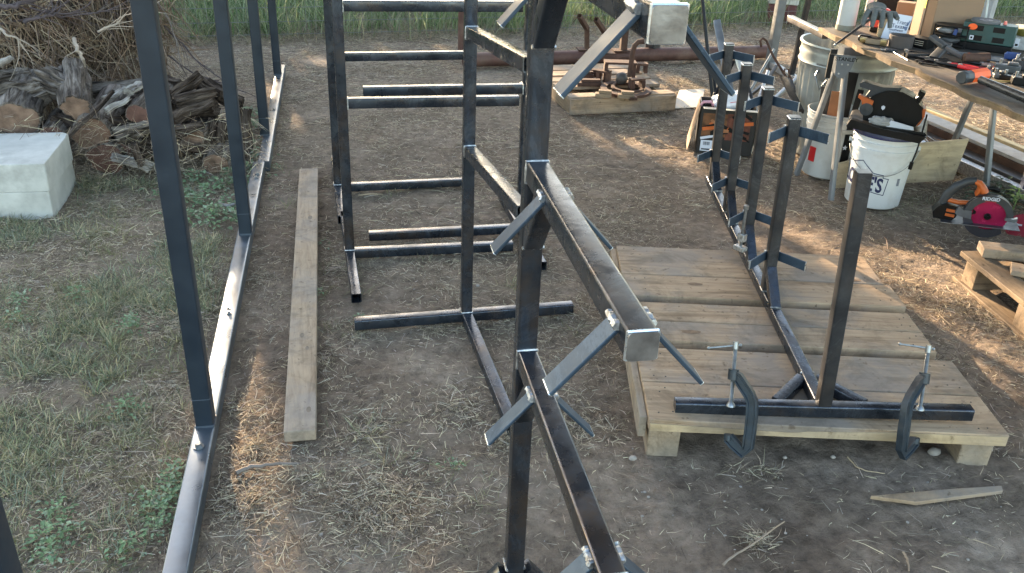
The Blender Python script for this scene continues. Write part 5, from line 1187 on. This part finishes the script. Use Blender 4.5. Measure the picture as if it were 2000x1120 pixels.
# ---- circular saw
Q = at(1910, 463, 0); MS = Matrix.Translation(Q) @ Matrix.Rotation(facing(Q)+.18, 4, 'Z') @ T(.012, 0, .105) @ Matrix.Scale(.93, 4)
t = thing('circular_saw', 'grey and orange cordless circular saw with a crimson blade on the soil', 'circular saw', mat=MS)
def arc(r, a0, a1, n=24, cx=0, cz=0): return [(cx+r*math.cos(math.radians(a0+(a1-a0)*k/n)), cz+r*math.sin(math.radians(a0+(a1-a0)*k/n))) for k in range(n+1)]
b = MB(); nt_ = 40; tp_ = []
for k in range(nt_): a = 2*math.pi*k/nt_; tp_ += [(.0925*math.cos(a), .0925*math.sin(a)), (.088*math.cos(a+.10), .088*math.sin(a+.10))]
b.prism(tp_, -.0010, .0010); part(b, 'blade', CRIM, t)
b = MB(); b.lathe([(0, 0), (.016, 0), (.016, .010), (.012, .014), (0, .014)], (0, -.001, 0), 24, RX(90)); part(b, 'arbor_nut', BLACK, t)
b = MB(); b.lathe([(0, .0145), (.006, .0145), (.006, .018), (0, .018)], (0, -.001, 0), 6, RX(90)); part(b, 'hex_bolt', BLACK_M, t)
b = MB(); o_ = arc(.112, 8, 188); i_ = arc(.080, 188, 8); b.prism(o_+i_, -.018, -.004); part(b, 'upper_guard', GREYP, t, bevel=.003)
b = MB(); o_ = arc(.112, 10, 186); b.prism(o_, .004, .020); part(b, 'guard_back', GREYP, t, bevel=.002)
b = MB(); b.prism([(-.112, .02), (-.135, .035), (-.148, .0), (-.135, -.012), (-.07, -.022), (-.075, .02)], -.020, .01); part(b, 'guard_arm', simple('mid grey cast metal', (.12, .13, .14), .45, .4, .15), t, bevel=.003)
b = MB(); b.prism([(.078, .012), (.112, .010), (.128, .020), (.130, .004), (.118, -.006), (.075, -.002)], -.022, .0); part(b, 'guard_tip', simple('light grey cast metal', (.22, .24, .25), .4, .5, .15), t, bevel=.002)
LG = simple('dark lower guard', (.045, .046, .055), .5, .1, .2)
b = MB(); o_ = arc(.108, 186, 318, 26); i_ = [(.072, -.052), (.055, -.048), (.035, -.060), (.01, -.066), (-.02, -.064), (-.048, -.05), (-.066, -.025), (-.078, -.002)]; b.prism(o_+i_, -.012, -.003); part(b, 'lower_guard', LG, t, bevel=.002)
b = MB(); b.prism(arc(.030, 150, 210, 6, -.04, .0)[:1]+[(-.075, .03), (-.055, .018), (-.055, .005), (-.072, -.002)], -.006, -.002); part(b, 'guard_notch', BLACK, t)
b = MB(); b.add([(-.20, -.035, -.055), (.15, -.035, -.038), (.15, .12, -.038), (-.20, .12, -.055), (-.20, -.035, -.0525), (.15, -.035, -.0355), (.15, .12, -.0355), (-.20, .12, -.0525)], [(3, 2, 1, 0), (4, 5, 6, 7), (0, 1, 5, 4), (1, 2, 6, 5), (2, 3, 7, 6), (3, 0, 4, 7)]); part(b, 'shoe', LG, t); b = MB(); b.bar((-.20, -.0362, -.0538), (.15, -.0362, -.0368), .002, .0034, r=.0005); part(b, 'shoe_edge', GALV, t)
b = MB(); b.lathe([(0, 0), (.045, 0), (.045, .09), (0, .09)], (-.01, .10, .0), 28, RX(90)); part(b, 'motor', BLACK, t)
b = MB(); b.prism([(-.235, -.050), (-.150, -.050), (-.135, -.030), (-.130, .020), (-.19, .030), (-.225, .012), (-.245, -.020)], .0, .075); part(b, 'battery', BLACK, t, bevel=.005)
for z in (-.018, .006): b = MB(); b.box((-.165, -.003, z-.005), (.042, .006, .014), m=RY(3)); part(b, 'battery_stripe', ORANGE, t)
b = MB(); b.path([(-.205, .035, .02), (-.195, .035, .07), (-.165, .035, .115), (-.12, .035, .15), (-.085, .035, .158)], [.020, .021, .021, .019, .017], 12, flat=1.1); part(b, 'rear_handle', GREYP, t)
b = MB(); b.path([(-.105, .03, .160), (-.070, .03, .150), (-.050, .03, .125), (-.035, .03, .105)], [.010, .016, .020, .020], 12); part(b, 'orange_grip', ORANGE, t)
b = MB(); b.path([(-.06, .03, .13), (-.068, .03, .100), (-.062, .03, .085)], [.014, .013, .012], 10); part(b, 'trigger', ORANGE, t)
b = MB(); b.path([(-.20, .03, .045), (-.14, .03, .038), (-.09, .03, .045)], .012, 10); part(b, 'lower_strut', ORANGE, t)
b = MB(); b.path([(-.03, .05, .12), (.0, .05, .128), (.03, .05, .12)], .009, 8); part(b, 'front_grip', BLACK, t)
b = MB(); b.prism([(-.046, .084), (.030, .0905), (.028, .1035), (-.042, .100)], -.0188, -.0182); part(b, 'nameplate', GREYP, t)
text_mesh('RIDGID', .0235, PAPER, 'lettering', t, T(-.008, -.0192, .094) @ RY(-3), bold=.0006)
b = MB(); b.box((-.008, -.0190, .0815), (.05, .0006, .002), m=RY(-3)); part(b, 'red_line', RED, t)
# spare blade
MS = Matrix.Translation(at(2006, 448, .012)) @ Matrix.Rotation(facing(at(2006, 448)), 4, 'Z') @ RX(-58)
t = thing('saw_blade', 'loose toothed red saw blade with white print lying at the right edge', 'saw blade', mat=MS @ T(0, 0, .0))
b = MB(); nt_ = 44; tp_ = []
for k in range(nt_): a = 2*math.pi*k/nt_; tp_ += [(.094*math.cos(a), .094*math.sin(a)), (.087*math.cos(a+.09), .087*math.sin(a+.09))]
b.prism(tp_, -.0010, .0010); part(b, 'disc', simple('matt red blade paint', (.45, .05, .075), .4, .2, .1), t)
for k, (x, z, w_, h_) in enumerate(((-.045, .014, .040, .010), (-.050, -.004, .022, .008), (-.038, -.018, .018, .006))): b = MB(); b.box((x, -.0014, z), (w_, .0006, h_)); part(b, 'white_print', PAPER, t)

# ---- pallet at the right edge
MR = Matrix.Translation(Vector((2.470, 2.835, 0))) @ RZ(-96)
t = thing('wooden_pallet', 'old brown wooden pallet cut by the right edge of the picture', 'pallet', mat=MR)
# local x runs along the near-left side, local y away to the right
for k, x in enumerate((.0, .36, .72)): b = MB(); b.box((x+.045, .5, .060), (.085, 1.0, .088)); part(b, 'stringer', OLDW_Y, t, bevel=.002)
for y, w_, z in ((.050, .105, .1155), (.27, .09, .1155), (.42, .09, .1155), (.60, .09, .1155)): b = MB(); b.box((.42, y, z), (.94, w_, .020)); part(b, 'deck_board', OLDW, t, bevel=.002)
for y in (.03, .5, .9): b = MB(); b.box((.42, y, .007), (.92, .085, .016)); part(b, 'bottom_board', OLDW, t, bevel=.002)
MR2 = Matrix.Translation(Vector((2.548, 2.865, .127))) @ RZ(-22)
t = thing('loose_board', 'loose sunlit plank lying on the back corner of the right pallet', 'plank', mat=MR2); b = MB(); b.box((.30, -.02, .020), (.62, .09, .038)); part(b, 'board_body', PAL, t, bevel=.004)
MR3 = Matrix.Translation(at(1972, 530, .127)) @ RZ(-35)
t = thing('loose_board', 'loose pale plank end lying in the middle of the right pallet', 'plank', mat=MR3); b = MB(); b.box((.25, -.0, .012), (.5, .09, .022)); part(b, 'board_body', PAL, t, bevel=.003)

# ---- things beyond the fence
p = at(1545, 62, 0); p = Vector((p.x+.10, p.y+.30, 0)); t = thing('red_crate', 'dark red block standing behind the fence under the grey one', 'crate', tuple(p)); b = MB(); b.box(p+Vector((0, .15, .09)), (.26, .22, .18), rz=-.4); b.build('crate_body', simple('dark maroon', (.09, .022, .022), .6, 0, .3, 20, .2), t, bevel=.006)
t = thing('grey_block', 'grey stone block on the dark red block behind the fence', 'block', tuple(p+Vector((0, 0, .18)))); b = MB(); b.box(p+Vector((0, .15, .241)), (.28, .24, .12), rz=-.4); b.build('block_body', CONC, t, bevel=.01)
# ==PART5==
# ================================================================== tools and boxes on the work table
def TB(px, py, yaw=0.0, dz=0.0): return FR(px, py, TZ+.0015+dz, yaw)
def item(name, label, cat, px, py, yaw=0.0, dz=0.0, group=None): return thing(name, label, cat, mat=TB(px, py, yaw, dz), group=group)
# upright white cylinder
t = item('white_cylinder', 'upright white cylinder with a grey foot band at the far table corner', 'cylinder', 1650, 58); b = MB(); b.cyl((0, 0, .018), (0, 0, .42), .046, n=36); part(b, 'tube_body', WHITE2, t)
b = MB(); b.cyl((0, 0, 0), (0, 0, .026), .0475, n=36); part(b, 'foot_band', simple('grey dusty band', (.20, .19, .15), .8), t)
t = item('clear_tube', 'slim ribbed translucent tube standing right of the white cylinder', 'tube', 1690, 50); b = MB(); b.lathe([(.018+.0012*(k % 2), .30*k/24) for k in range(25)], (0, 0, 0), 20); part(b, 'tube_body', simple('milky ribbed plastic', (.52, .50, .46), .4), t); b = MB(); b.cyl((0, 0, -.0005), (0, 0, .004), .02, n=20); part(b, 'tube_base', WHITE2, t)
t = item('red_jack_light', 'red plastic wedge lamp on a black base behind the glove', 'lamp', 1714, 62, .15); b = MB(); b.box((0, 0, .012), (.085, .05, .024)); part(b, 'base', BLACK, t, bevel=.004)
b = MB(); b.prism([(-.045, .024), (.04, .024), (.038, .11), (-.02, .13), (-.035, .10)], -.02, .02); part(b, 'housing', RED, t, bevel=.004)
b = MB(); b.prism([(-.012, .030), (.012, .030), (.0, .062)], -.0215, -.0205); part(b, 'triangle', simple('bright red reflector', (.85, .10, .06), .3), t)
b = MB(); b.box((-.03, -.01, .125), (.016, .02, .014)); part(b, 'switch', PAPER, t, bevel=.002)
# gloves
def glove(px, py, dz, yaw, label, mt=GLOVE):
    t = item('work_glove', label, 'glove', px, py, yaw, dz, 'grey knit gloves'); b = MB()
    b.ball((0, 0, .016), .052, 24, (1.0, .8, .42), lambda d: 1+.12*mnoise.noise(d*3)); part(b, 'palm', mt, t)
    for k, (x, L, a) in enumerate(((-.036, .070, -16), (-.013, .082, -5), (.011, .078, 4), (.034, .064, 15))):
        s, c = math.sin(math.radians(a)), math.cos(math.radians(a)); b = MB()
        P = [(x, -.02, .022), (x+s*L*.4, -.02-L*.42*c, .030), (x+s*L*.8, -.02-L*.7*c, .010), (x+s*L, -.02-L*.86*c, -.022)]
        b.path(P, [.0125, .0120, .0115, .0085], 10); part(b, 'finger', mt, t)
    b = MB(); b.path([(.040, .015, .018), (.066, -.005, .022), (.078, -.030, .010)], [.014, .013, .009], 10); part(b, 'thumb', mt, t)
    b = MB(); b.path([(0, .03, .018), (0, .075, .022), (0, .10, .028)], [.038, .036, .041], 16, flat=.6); part(b, 'cuff', mt, t)
glove(1712, 36, .205, .1, 'grey knit glove draped over the boxes, its fingers hanging towards the viewer')
t = item('wooden_box', 'small orange-brown wooden block standing left of the printed card', 'block', 1726, 74, .25); b = MB(); b.box((-.003, .02, .045), (.05, .04, .09)); part(b, 'block_body', PLY, t, bevel=.003)
t = item('small_carton', 'small brown carton behind the printed card', 'carton', 1762, 50, -.1); b = MB(); b.box((0, 0, .06), (.085, .07, .12)); part(b, 'carton_body', CARD, t, bevel=.002)
t = item('black_case', 'black tool case behind the glove, at the top of the picture', 'case', 1745, 36, .1); b = MB(); b.box((-.01, .05, .055), (.19, .10, .11)); part(b, 'case_body', BLACK, t, bevel=.008); b = MB(); b.path([(-.06, 0, .11), (-.05, 0, .135), (.03, 0, .135), (.04, 0, .11)], .008, 8); part(b, 'case_handle', GREYP, t)
# printed card
mC = TB(1745, 78, -.02) @ RX(-8) @ RY(2)
t = thing('printed_card', 'white card printed Trans Texas Southwest, leaning against the cartons', 'card', mat=mC)
b = MB(); b.prism([(-.060, 0), (.046, 0), (.058, .118), (-.044, .122)], 0, .0015); part(b, 'card_sheet', PAPER, t)
for body, x, z, sz, it in (('Trans', .022, .084, .0262, .0), ('Texas', .006, .064, .0262, .0), ('Southwest', .0, .046, .0165, .35), ('Credit Union', -.002, .032, .0105, .2)):
    text_mesh(body, sz, INK, 'lettering', t, T(x-.002, -.0008, z), shear=it, bold=.0001, squash=.92)
b = MB(); b.prism([(.030, .070), (.047, .070), (.0545, .098), (.050, .098), (.040, .075)], -.0010, -.0006); b.prism([(.028, .066), (.048, .068), (.047, .052), (.040, .048)], -.0010, -.0006); part(b, 'swoosh', simple('grey blue print', (.12, .16, .26), .6), t)
# big cardboard box
t = item('cardboard_box', 'large brown cardboard box with black tape and a white shipping label', 'box', 1812, 84, .50)
b = MB(); b.box((.115, .10, .15), (.23, .20, .30)); part(b, 'box_body', CARD, t, bevel=.002)
b = MB(); b.box((-.0012, .10, .15), (.0012, .026, .296)); part(b, 'black_tape', BLACK, t)
b = MB(); b.box((-.0020, .104, .17), (.0010, .014, .05)); part(b, 'tape_mark', simple('yellow print', (.5, .42, .04), .5), t)
b = MB(); b.box((.125, -.0012, .052), (.085, .001, .058)); part(b, 'shipping_label', PAPER, t)
for k in range(10): b = MB(); b.box((.093+k*.0068, -.002, .042), (.003, .0006, .026)); part(b, 'barcode_bar', INK, t)
b = MB(); b.box((.11, -.002, .071), (.045, .0006, .008)); part(b, 'label_print', INK, t)
for x in (.030, .042): b = MB(); b.box((x, -.0012, .060), (.0022, .0006, .032)); b.prism([(x-.005, .076), (x+.005, .076), (x, .084)], -.0016, -.0006); part(b, 'arrow_mark', BLACK, t)
t = item('black_box', 'low black box with fine print under the front of the big cardboard box', 'box', 1788, 93, -.50); b = MB(); b.box((.0, .035, .022), (.105, .07, .044)); part(b, 'box_body', BLACK, t, bevel=.002)
for k in range(3): b = MB(); b.box((.012, -.0008, .014+k*.009), (.045, .0006, .0022)); part(b, 'print_line', CARDW, t)
# belt roll
t = item('sanding_belt', 'dark brown coiled sanding belt standing in front of the printed card', 'belt', 1757, 93); b = MB()
b.lathe([(.050, 0), (.052, 0), (.053, .052), (.049, .054), (.047, .052), (.048, .0)], (0, .02, .0), 44, closed=True, wob=lambda r, z, a: r*(1+.06*math.cos(2*a))); part(b, 'belt_body', simple('brown abrasive', (.075, .06, .052), .85, 0, .15, 40, .3), t)
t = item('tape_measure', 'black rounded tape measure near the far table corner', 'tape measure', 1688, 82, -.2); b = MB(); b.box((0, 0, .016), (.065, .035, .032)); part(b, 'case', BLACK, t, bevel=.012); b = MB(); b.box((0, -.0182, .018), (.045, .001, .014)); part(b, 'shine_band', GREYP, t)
t = item('small_chisel', 'short wooden chisel handle with a brass square collar on the table', 'chisel', 1713, 88, -.12); b = MB(); b.box((-.02, 0, .014), (.07, .026, .026)); part(b, 'wood_part', OLDW, t, bevel=.004); b = MB(); b.bar((.016, 0, .015), (.040, 0, .015), .030, .030, hollow=True); part(b, 'collar', simple('brass', (.35, .27, .14), .35, .9), t)
# pry bar reaching over the edge
a_, c_ = at(1631, 88, TZ+.006), at(1706, 33, TZ+.095); t = thing('pry_bar', 'long black bar resting on the table edge, its tip hanging over the sawhorse', 'bar', tuple(a_)); b = MB(); b.path([a_, a_.lerp(c_, .12), c_], [.0045, .006, .0075], 10); b.build('bar_body', BLACK_M, t); b = MB(); b.ball(a_, .0062, 10); b.build('tip', SCREW, t)
# square tube on the far corner
a_, c_ = at(1543, 36, TZ-.045), at(1612, 70, TZ-.045); t = thing('square_tube', 'grey square tube sticking out from under the far corner of the table', 'tube', tuple(a_)); b = MB(); c2 = c_; b.bar(c2, a_, .034, .034, hollow=True); b.build('tube_body', simple('warm grey tube', (.12, .11, .105), .45, .5), t)
# corner magnet, clamps
t = item('magnet_square', 'black triangular welding magnet on the table edge side', 'magnet', 1790, 114, .5); b = MB()
b.bar((-.05, 0, .012), (.055, .0, .012), .018, .020); part(b, 'long_side', BLACK_M, t); b = MB(); b.bar((-.048, .012, .012), (-.01, .062, .012), .016, .020); part(b, 'short_side', BLACK_M, t); b = MB(); b.bar((.052, .012, .012), (-.004, .062, .012), .012, .020); part(b, 'slant_side', BLACK_M, t); b = MB(); b.cyl((-.03, .05, .022), (-.03, .05, .028), .008, n=12); part(b, 'knob', SCREW, t)
t = item('long_rod', 'thin pale rod lying across the table left of the magnet', 'rod', 1768, 113); a_, c_ = at(1738, 98, TZ+.004), at(1773, 118, TZ+.004); b = MB(); b.cyl(a_, c_, .002, n=8); b.build('rod_body', SCREW, t)
XG = simple('dark grey forged metal', (.075, .075, .075), .5, .4, .2, 30, .15)
t = item('cross_clamp', 'dark grey x-shaped corner clamp leaning in the middle of the table', 'clamp', 1845, 112); sp_ = mpp(1845, 100, TZ)
def tp3(px, py, zz): return at(px, py, TZ+zz)
b = MB(); b.bar(tp3(1820, 72, .085), tp3(1846, 92, .055), .038, .020); b.build('upper_arm', XG, t); b = MB(); b.bar(tp3(1846, 92, .053), tp3(1884, 114, .014), .034, .022); b.build('long_arm', XG, t); b = MB(); b.bar(tp3(1851, 86, .060), tp3(1823, 114, .012), .042, .016); b.build('cross_arm', XG, t)
t = item('tool_tray', 'black open frame with grey rags and drill parts beside the green case', 'tray', 1850, 92, -.05)
for z in (.012, .055, .098): b = MB(); b.box((.0, .02, z), (.15, .10, .006)); part(b, 'shelf', BLACK, t, bevel=.001)
for x in (-.072, .072):
    for y in (-.027, .067): b = MB(); b.box((x, y, .055), (.006, .006, .10)); part(b, 'upright', BLACK, t)
b = MB(); b.ball((.0, .0, .034), .03, 20, (1.6, .6, .6), lambda d: 1+.25*mnoise.noise(d*4)); part(b, 'grey_filling', GREYP, t); b = MB(); b.box((.02, -.02, .075), (.016, .01, .026), m=RY(10)); part(b, 'blue_tip', BLUEP, t); b = MB(); b.ball((-.02, .0, .076), .026, 18, (1.7, .6, .6), lambda d: 1+.2*mnoise.noise(d*4)); part(b, 'upper_filling', GALV_P, t)
# green case
t = item('green_case', 'dark green drill case with square windows and an orange dot', 'case', 1921, 100, -.05)
t.matrix_world = TB(1921, 100, -.05) @ Matrix.Diagonal((1.38, 1, 1, 1)); MW[t.name] = t.matrix_world.copy()
b = MB(); b.box((0, .04, .016), (.165, .09, .032)); part(b, 'black_foot', BLACK, t, bevel=.003)
b = MB(); b.box((0, .04, .078), (.165, .085, .090)); part(b, 'case_body', GREEN, t, bevel=.004)
for x, z in ((-.036, .100), (.030, .100), (-.034, .055), (.034, .055)): b = MB(); b.box((x, -.0032, z), (.036, .002, .024)); part(b, 'window', BLACK, t)
b = MB(); b.cyl((-.052, -.0050, .104), (-.052, -.0062, .104), .014, n=24); part(b, 'orange_dot', FLUO, t)
b = MB(); b.box((-.048, -.0050, .055), (.013, .001, .020)); part(b, 'small_label', PAPER, t); b = MB(); b.box((-.048, -.0058, .055), (.006, .0006, .009)); part(b, 'label_mark', BLACK, t)
t = thing('grinding_disc', 'dark grey grinding disc with a centre hole on top of the green case', 'disc', mat=TB(1918, 100, -.05) @ T(-.02, .045, .1245)); b = MB(); b.lathe([(.011, .004), (.03, .008), (.062, .010), (.064, .006), (.064, .0), (.011, .0)], (0, 0, 0), 44, closed=True); part(b, 'disc_body', simple('grey abrasive disc', (.10, .10, .10), .8, 0, .2, 40, .3), t); b = MB(); b.lathe([(.012, .0092), (.030, .0092)], (0, 0, 0), 30); part(b, 'paper_ring', simple('pinkish print ring', (.30, .26, .26), .8), t)
t = thing('ear_plug', 'small red foam ear plug at the right rim of the grinding disc', 'ear plug', mat=TB(1918, 100, -.05) @ T(.062, .045, .124)); b = MB(); b.cyl((0, 0, 0), (0, 0, .014), .009, .006, n=14); part(b, 'plug_body', simple('coral plastic', (.75, .16, .12), .4), t)
# clear box with tin
t = item('clear_box', 'clear plastic box of metal parts under the olive tin at the right edge', 'plastic box', 1985, 98, .0); b = MB(); b.box((.0, .05, .034), (.15, .11, .066)); part(b, 'box_body', simple('hazy plastic', (.36, .37, .37), .35, 0, .45, 30, .3), t, bevel=.006)
b = MB(); b.box((-.045, -.0062, .036), (.045, .001, .044)); part(b, 'dark_sticker', BLACK, t); b = MB(); b.box((-.006, -.0065, .034), (.020, .001, .040)); part(b, 'white_sticker', PAPER, t); b = MB(); b.box((-.006, -.0074, .024), (.012, .0006, .010)); part(b, 'sticker_print', BLACK, t)
for z in (.048, .030): b = MB(); b.lathe([(.0055, 0), (.0075, 0), (.0075, .0006), (.0055, .0006)], (-.052, -.0068, z), 18, RX(90), closed=True); part(b, 'ring_print', GALV_P, t)
t = thing('olive_tin', 'round olive green tin with a cream lid on top of the clear box', 'tin', mat=TB(1985, 98) @ T(.022, .05, .0685)); b = MB(); b.lathe([(0, 0), (.070, 0), (.073, .004), (.073, .028), (.070, .031)], (0, 0, 0), 48); part(b, 'tin_body', OLIVE, t); b = MB(); b.lathe([(0, .0335), (.066, .0335), (.070, .0305), (.066, .030)], (0, 0, 0), 48); part(b, 'lid', CREAM, t)
# hand above the tin, reaching in from outside the picture
SKIN = simple('red fabric glove', (.62, .09, .075), .6, 0, .25, 30, .2)
mH = TB(1985, 98) @ T(.045, .05, .0); t = thing('red_glove', 'red glove hanging at the top right corner over the olive tin', 'glove', mat=mH)
b = MB(); b.ball((.012, 0, .232), .040, 26, (1.0, .8, 1.3), lambda d: 1+.08*mnoise.noise(d*3)); part(b, 'palm', SKIN, t)
for k, x in enumerate((-.018, .001, .020, .038)): b = MB(); b.path([(x, -.020, .235), (x-.003, -.034, .208), (x, -.028, .184), (x+.004, -.010, .178)], [.0105, .0105, .010, .008], 10); part(b, 'finger', SKIN, t)
b = MB(); b.path([(-.028, .0, .24), (-.036, -.018, .215), (-.028, -.030, .195)], [.012, .011, .008], 10); part(b, 'thumb', SKIN, t)
t = thing('drill_bit_bundle', 'bundle of dark twist bits standing on the olive tin under the red glove', 'drill bits', mat=TB(1985, 98) @ T(.045, .05, .104))
for k in range(4):
    b = MB(); x = -.012+k*.010; b.path([(x+.0022*math.sin(j*1.5), .0022*math.cos(j*1.5)-.006*(k % 2), .078*j/16) for j in range(17)], .0032, 6); part(b, 'bit', SCREW if k % 2 else STEEL_R, t)
# blue tray on a steel plate
t = item('steel_plate', 'thin dark steel plate under the blue tray', 'plate', 1965, 122, .0, .018); b = MB(); b.box((.02, .03, .003), (.19, .11, .005)); part(b, 'plate_body', STEEL_B, t)
t = item('blue_tray', 'small dark blue plastic tray on the steel plate', 'tray', 1975, 115, .0, .0265); b = MB(); b.lathe([(0, .003), (.038, .003), (.042, .024), (.045, .024), (.045, .021), (.040, .0), (0, .0)], (0, .0, 0), 4, RZ(45) @ Matrix.Diagonal((1, .75, 1, 1))); part(b, 'tray_body', BLUEP, t, bevel=.003)
t = item('red_marker', 'stubby orange-red marker cap beside the steel plate', 'marker', 1900, 113, -.05); b = MB(); b.cyl((-.022, 0, .010), (.02, 0, .010), .0085, .0075, n=14); part(b, 'cap', simple('orange red plastic', (.72, .10, .03), .4), t); b = MB(); b.cyl((-.11, -.006, .010), (-.023, -.0012, .010), .0085, n=14); part(b, 'barrel', GALV_P, t)
t = item('rusty_tube', 'short thick rusty tube lying among the pliers', 'tube', 1905, 124, .22); b = MB(); b.cyl((-.055, -.01, .022), (.05, .012, .024), .019, .024, n=22, caps=(1, 0)); part(b, 'tube_body', RUST, t); b = MB(); b.cyl((.046, .011, .0239), (.049, .0117, .0239), .0225, n=22); part(b, 'bore', BLACK, t)
def pliers(px, py, yaw, mt, label, L=.17):
    t = item('pliers', label, 'pliers', px, py, yaw, group='pliers on the table')
    for s in (-1, 1):
        b = MB(); b.path([(-L*.5, s*.003, .010), (-L*.28, s*.011, .011), (-L*.2, s*.006, .011)], [.003, .008, .008], 8, flat=.7); part(b, 'jaw', BLACK_M, t)
        b = MB(); b.path([(-L*.2, -s*.006, .011), (0, -s*.018, .011), (L*.3, -s*.020, .011), (L*.5, -s*.012, .011)], [.006, .007, .0075, .006], 8); part(b, 'handle', mt, t)
    b = MB(); b.cyl((-L*.2, 0, .003), (-L*.2, 0, .019), .008, n=14); part(b, 'rivet', SCREW, t)
pliers(1825, 122, -.30, BLACK, 'black pliers lying farthest left on the table edge'); pliers(1842, 128, -.35, BLACK_M, 'dark chrome locking pliers second from the table edge'); pliers(1868, 133, -.30, RED, 'dark red handled pliers just left of the sledge hammer'); pliers(1893, 137, -.25, simple('wine red grip', (.22, .012, .02), .5), 'wine red handled pliers behind the sledge hammer head', .2)
pliers(1935, 133, -.1, simple('worn pink brown grip', (.22, .14, .12), .6), 'brown handled pliers with an orange tip behind the hammer', .2)
t = item('orange_tip', 'small orange plug at the end of the brown pliers', 'plug', 1943, 137); b = MB(); b.cyl((-.01, 0, .008), (.01, 0, .008), .008, n=12); part(b, 'plug_body', FLUO, t)
# sledge hammer
t = item('sledge_hammer', 'short sledge hammer with orange paint round its head and a black handle', 'hammer', 1902, 160, -.02)
hp0, hp1 = at(1915, 156, TZ+.034), at(2012, 196, TZ+.022); b = MB(); b.cyl(hp0, hp1, .0150, .0175, n=22); b.build('handle', simple('black hammer grip', (.03, .03, .03), .3, 0, .3, 20, .1), t)
b = MB(); b.cyl(hp1, hp1+(hp1-hp0).normalized()*.03, .022, n=22); b.build('grip_end', BLACK, t)
ha, hb = at(1878, 152, TZ+.030), at(1928, 145, TZ+.030); ax = (hb-ha).normalized(); b = MB(); b.path([ha-ax*.003, ha+ax*.004, ha+ax*.02, hb-ax*.02, hb-ax*.004, hb], [.024, .028, .026, .026, .028, .024], 8); b.build('head', XG, t)
b = MB(); b.path([ha.lerp(hb, .30), ha.lerp(hb, .38), ha.lerp(hb, .85), ha.lerp(hb, .92)], [.0268, .0275, .0275, .0268], 8, caps=False); b.build('orange_paint', FLUO, t)
# dark clutter at the table's right
for k, (px, py, w_, d_, h_, yw, mt, lb) in enumerate(((1965, 140, .10, .05, .03, .1, XG, 'dark grey toolbox insert behind the hammer handle'), (1990, 135, .06, .05, .04, -.2, GREYP, 'dark grey angular clamp body at the right edge of the table'), (1975, 158, .09, .03, .02, -.25, BLACK_M, 'black bar clamp beside the hammer handle'),
        (1950, 152, .05, .05, .018, .3, XG, 'small dark block just right of the hammer head'), (1992, 165, .07, .05, .03, .2, BLACK, 'black case at the right edge just above the hammer handle'), (1935, 147, .05, .03, .02, .2, STEEL_R, 'brown wedge against the hammer head'))):
    t = item('tool_block', lb, 'tool', px, py, yw); b = MB(); b.box((0, 0, h_/2), (w_, d_, h_)); b.box((w_*.2, 0, h_+.006), (w_*.4, d_*.6, .011)); part(b, 'tool_body', mt, t, bevel=.003); b = MB(); b.cyl((-w_*.3, 0, h_), (-w_*.3, 0, h_+.02), .006, n=12); part(b, 'screw', SCREW, t)
t = item('long_screw', 'bright threaded rod lying between the tools at the right of the table', 'rod', 1975, 150); b = MB(); b.cyl(at(1955, 148, TZ+.012), at(2004, 160, TZ+.014), .005, n=10); b.build('rod_body', SCREW, t)
t = item('pencil', 'yellow brown pencil lying behind the hammer handle', 'pencil', 1950, 158); b = MB(); b.cyl(at(1936, 158, TZ+.005), at(1980, 160, TZ+.005), .0035, n=6); b.build('pencil_body', simple('ochre wood', (.36, .24, .08), .5), t)
t = item('steel_offcut', 'thin flat grey scrap near the front table edge', 'scrap', 1735, 100, .2); b = MB(); b.box((0, 0, .003), (.07, .03, .005)); b.box((.01, .0, .0075), (.05, .02, .004)); part(b, 'scrap_body', STEEL, t)
for k, (px, py, yw) in enumerate(((1808, 122, .3), (1815, 128, -.2), (1860, 124, .5), (1835, 116, .1))):
    t = item('small_wrench', ('dark small wrench nearest the table edge', 'dark small wrench beside the black pliers', 'dark small wrench in front of the corner clamp', 'dark small wrench left under the corner clamp')[k], 'wrench', px, py, yw); b = MB(); b.box((0, 0, .004), (.07, .010, .006)); b.cyl((-.038, 0, .001), (-.038, 0, .008), .010, n=8); part(b, 'wrench_body', BLACK_M, t)
